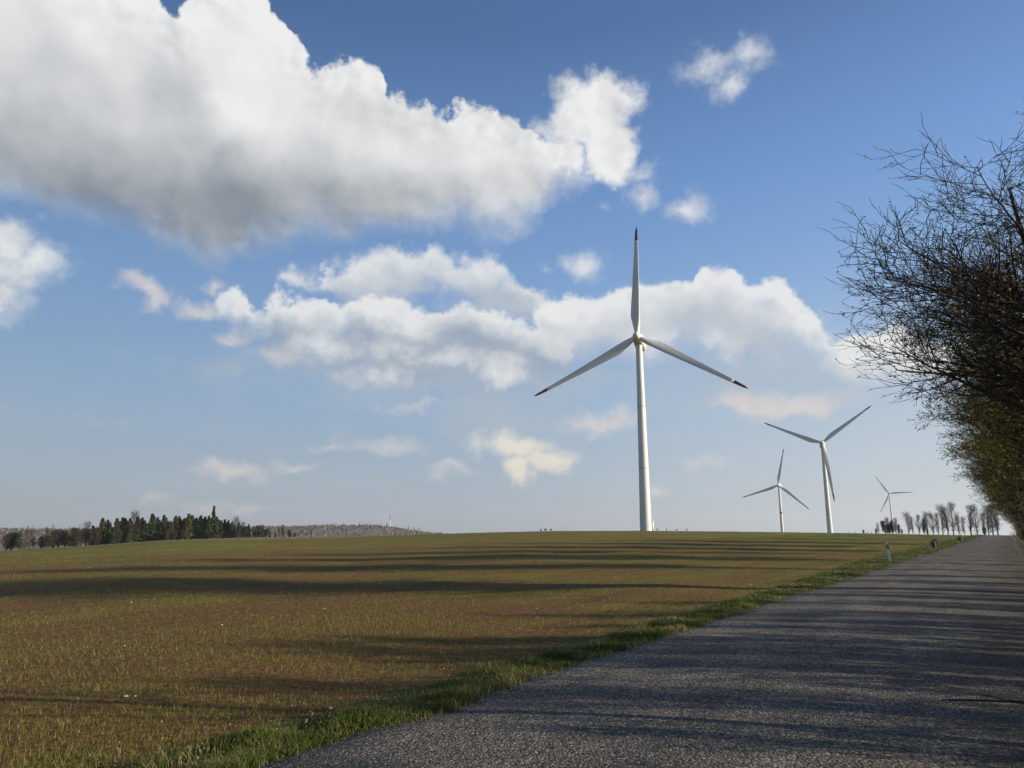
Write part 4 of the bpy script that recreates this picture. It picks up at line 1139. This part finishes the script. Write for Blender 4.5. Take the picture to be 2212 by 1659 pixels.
st = [(713, 1529, 1.3, 'pale cream stone at the border of soil and verge grass near the bottom'), (1158, 1306, 1.0, None), (1122, 1350, 0.9, None), (1085, 1320, 0.8, None), (272, 1499, 1.0, None), (292, 1499, 0.8, None), (237, 1275, 1.2, None), (283, 1297, 1.1, None),
      (230, 1227, 1.3, None), (192, 1223, 1.3, None), (155, 1222, 1.2, None), (270, 1388, 0.8, None), (360, 1278, 1.0, None), (1480, 1398, 0.9, None), (1620, 1258, 1.2, None), (700, 1310, 1.2, None), (480, 1340, 1.0, None), (1305, 1292, 1.0, None),
      (610, 1262, 1.4, None), (820, 1260, 1.3, None)]
for i, (x_, y_, k, lb) in enumerate(st):
    x, y = hit(x_, y_)
    s, p = sp_of(x, y)
    o = link('pale_stone', rocks[i % 4]); o.location = (x, y, float(field_z(x, y)) + 0.008); o.rotation_euler = (0, 0, g.uniform(0, 6)); r_ = math.hypot(x, y)
    o.scale = (k * (0.45 + r_ / 95),) * 3
    tag(o, lb or 'small pale stone lying on the brown soil of the field', 'stone', None if lb else 'small pale stones in the field')
    if not lb: FAR.append((x_, o['label'], o))
# the fallen branch on the road at the lower right
x, y = hit(2190, 1540)
pts = np.array([[-0.55, 0.16, 0.10], [-0.3, 0.10, 0.11], [0.0, 0.02, 0.12], [0.35, -0.08, 0.10], [0.8, -0.12, 0.10]])[None]
V1, F1 = tubes(pts, np.array([[0.006, 0.011, 0.014, 0.016, 0.018]]), 7)
p2 = np.array([[[0.0, 0.02, 0.12], [-0.12, 0.14, 0.14], [-0.2, 0.28, 0.13]], [[0.35, -0.08, 0.10], [0.5, 0.05, 0.14], [0.62, 0.2, 0.12]]])
V2, F2 = tubes(p2, np.array([[0.008, 0.006, 0.003]] * 2), 5)
V, F = join([(V1, F1), (V2, F2)])
o = link('fallen_branch', mesh_np('fallen_branch', V, F, smooth=True), None, m_bark); o.location = (x, y, gz(x, y) - 0.03)
tag(o, 'dark fallen branch lying on the road at the lower right', 'branch')
# dead leaves and grit on the right-hand edge
n = 9000; g2_ = np.random.default_rng(77)
s_ = 4.0 * (60 / 4.0) ** g2_.uniform(0, 1, n); p_ = ROAD_R - 0.25 + g2_.gamma(2.2, 0.42, n) - 0.6 * (g2_.random(n) < 0.25)
x_, y_ = s_ * RS + p_ * RC, s_ * RC - p_ * RS
z_ = ground_z(x_, y_) + np.where(p_ < ROAD_R, 0.05, 0.03) + 0.012
z_ = np.maximum(z_, field_z(x_, y_) + 0.012)
V, F, A = leafcards(g2_, np.stack([x_, y_, z_], -1) * 1.0, 0.035)
V = V.reshape(-1, 4, 3); V[:, :, 2] = z_[:, None] + (V[:, :, 2] - V[:, :1, 2]) * 0.3
m_dead = leafy('dead leaves', [(0.0, (0.05, 0.035, 0.02)), (0.6, (0.12, 0.08, 0.045)), (0.92, (0.26, 0.20, 0.12)), (1.0, (0.5, 0.45, 0.36))], 0.1)
tag(link('dead_leaves', mesh_np('dead_leaves', V.reshape(-1, 3), F, attr=A), None, m_dead), 'dead leaves and grit scattered along the right edge of the road', 'leaves', None, 'stuff')

# ------------------------------------------------------------------ the air: faint haze over the whole landscape
V, F = box(-7300, 7300, -7300, 7300, -70, 190)
hz_me = mesh_np('haze', V, F)
m_haze = bpy.data.materials.new('haze'); m_haze.use_nodes = True; m_haze.node_tree.nodes.clear()
N = NT(m_haze.node_tree)
pv = N.n('ShaderNodeVolumePrincipled'); pv.inputs['Color'].default_value = (0.80, 0.86, 0.95, 1); pv.inputs['Density'].default_value = 0.00010; pv.inputs['Anisotropy'].default_value = 0.3
N.t.links.new(pv.outputs[0], N.n('ShaderNodeOutputMaterial').inputs['Volume'])
tag(link('haze', hz_me, None, m_haze), None, None, None, 'stuff')

n = 5000; g3_ = np.random.default_rng(78)
s_ = 2.0 * (60 / 2.0) ** g3_.uniform(0, 1, n); p_ = ROAD_L - 0.05 - g3_.gamma(2.0, 0.35, n)
x_, y_ = s_ * RS + p_ * RC, s_ * RC - p_ * RS
z_ = field_z(x_, y_) + g3_.uniform(0.01, 0.07, n)
V, F, A = leafcards(g3_, np.stack([x_, y_, z_], -1), 0.022)
tag(link('dry_stalks', mesh_np('dry_stalks', V, F, attr=A * 0.85), None, m_dead), 'dry leaves and stalks caught in the grass left of the road', 'litter', None, 'stuff')

# look-alikes in the distance are told apart by their order from the left
from collections import defaultdict
by = defaultdict(list)
for x, lb, o in FAR: by[lb].append((x, o.name, o))
for lb, L in by.items():
    if len(L) > 1:
        for (x, _, o), w in zip(sorted(L, key=lambda q: q[0]), ORD):
            o['label'] = lb + ', ' + w + ' from the left'
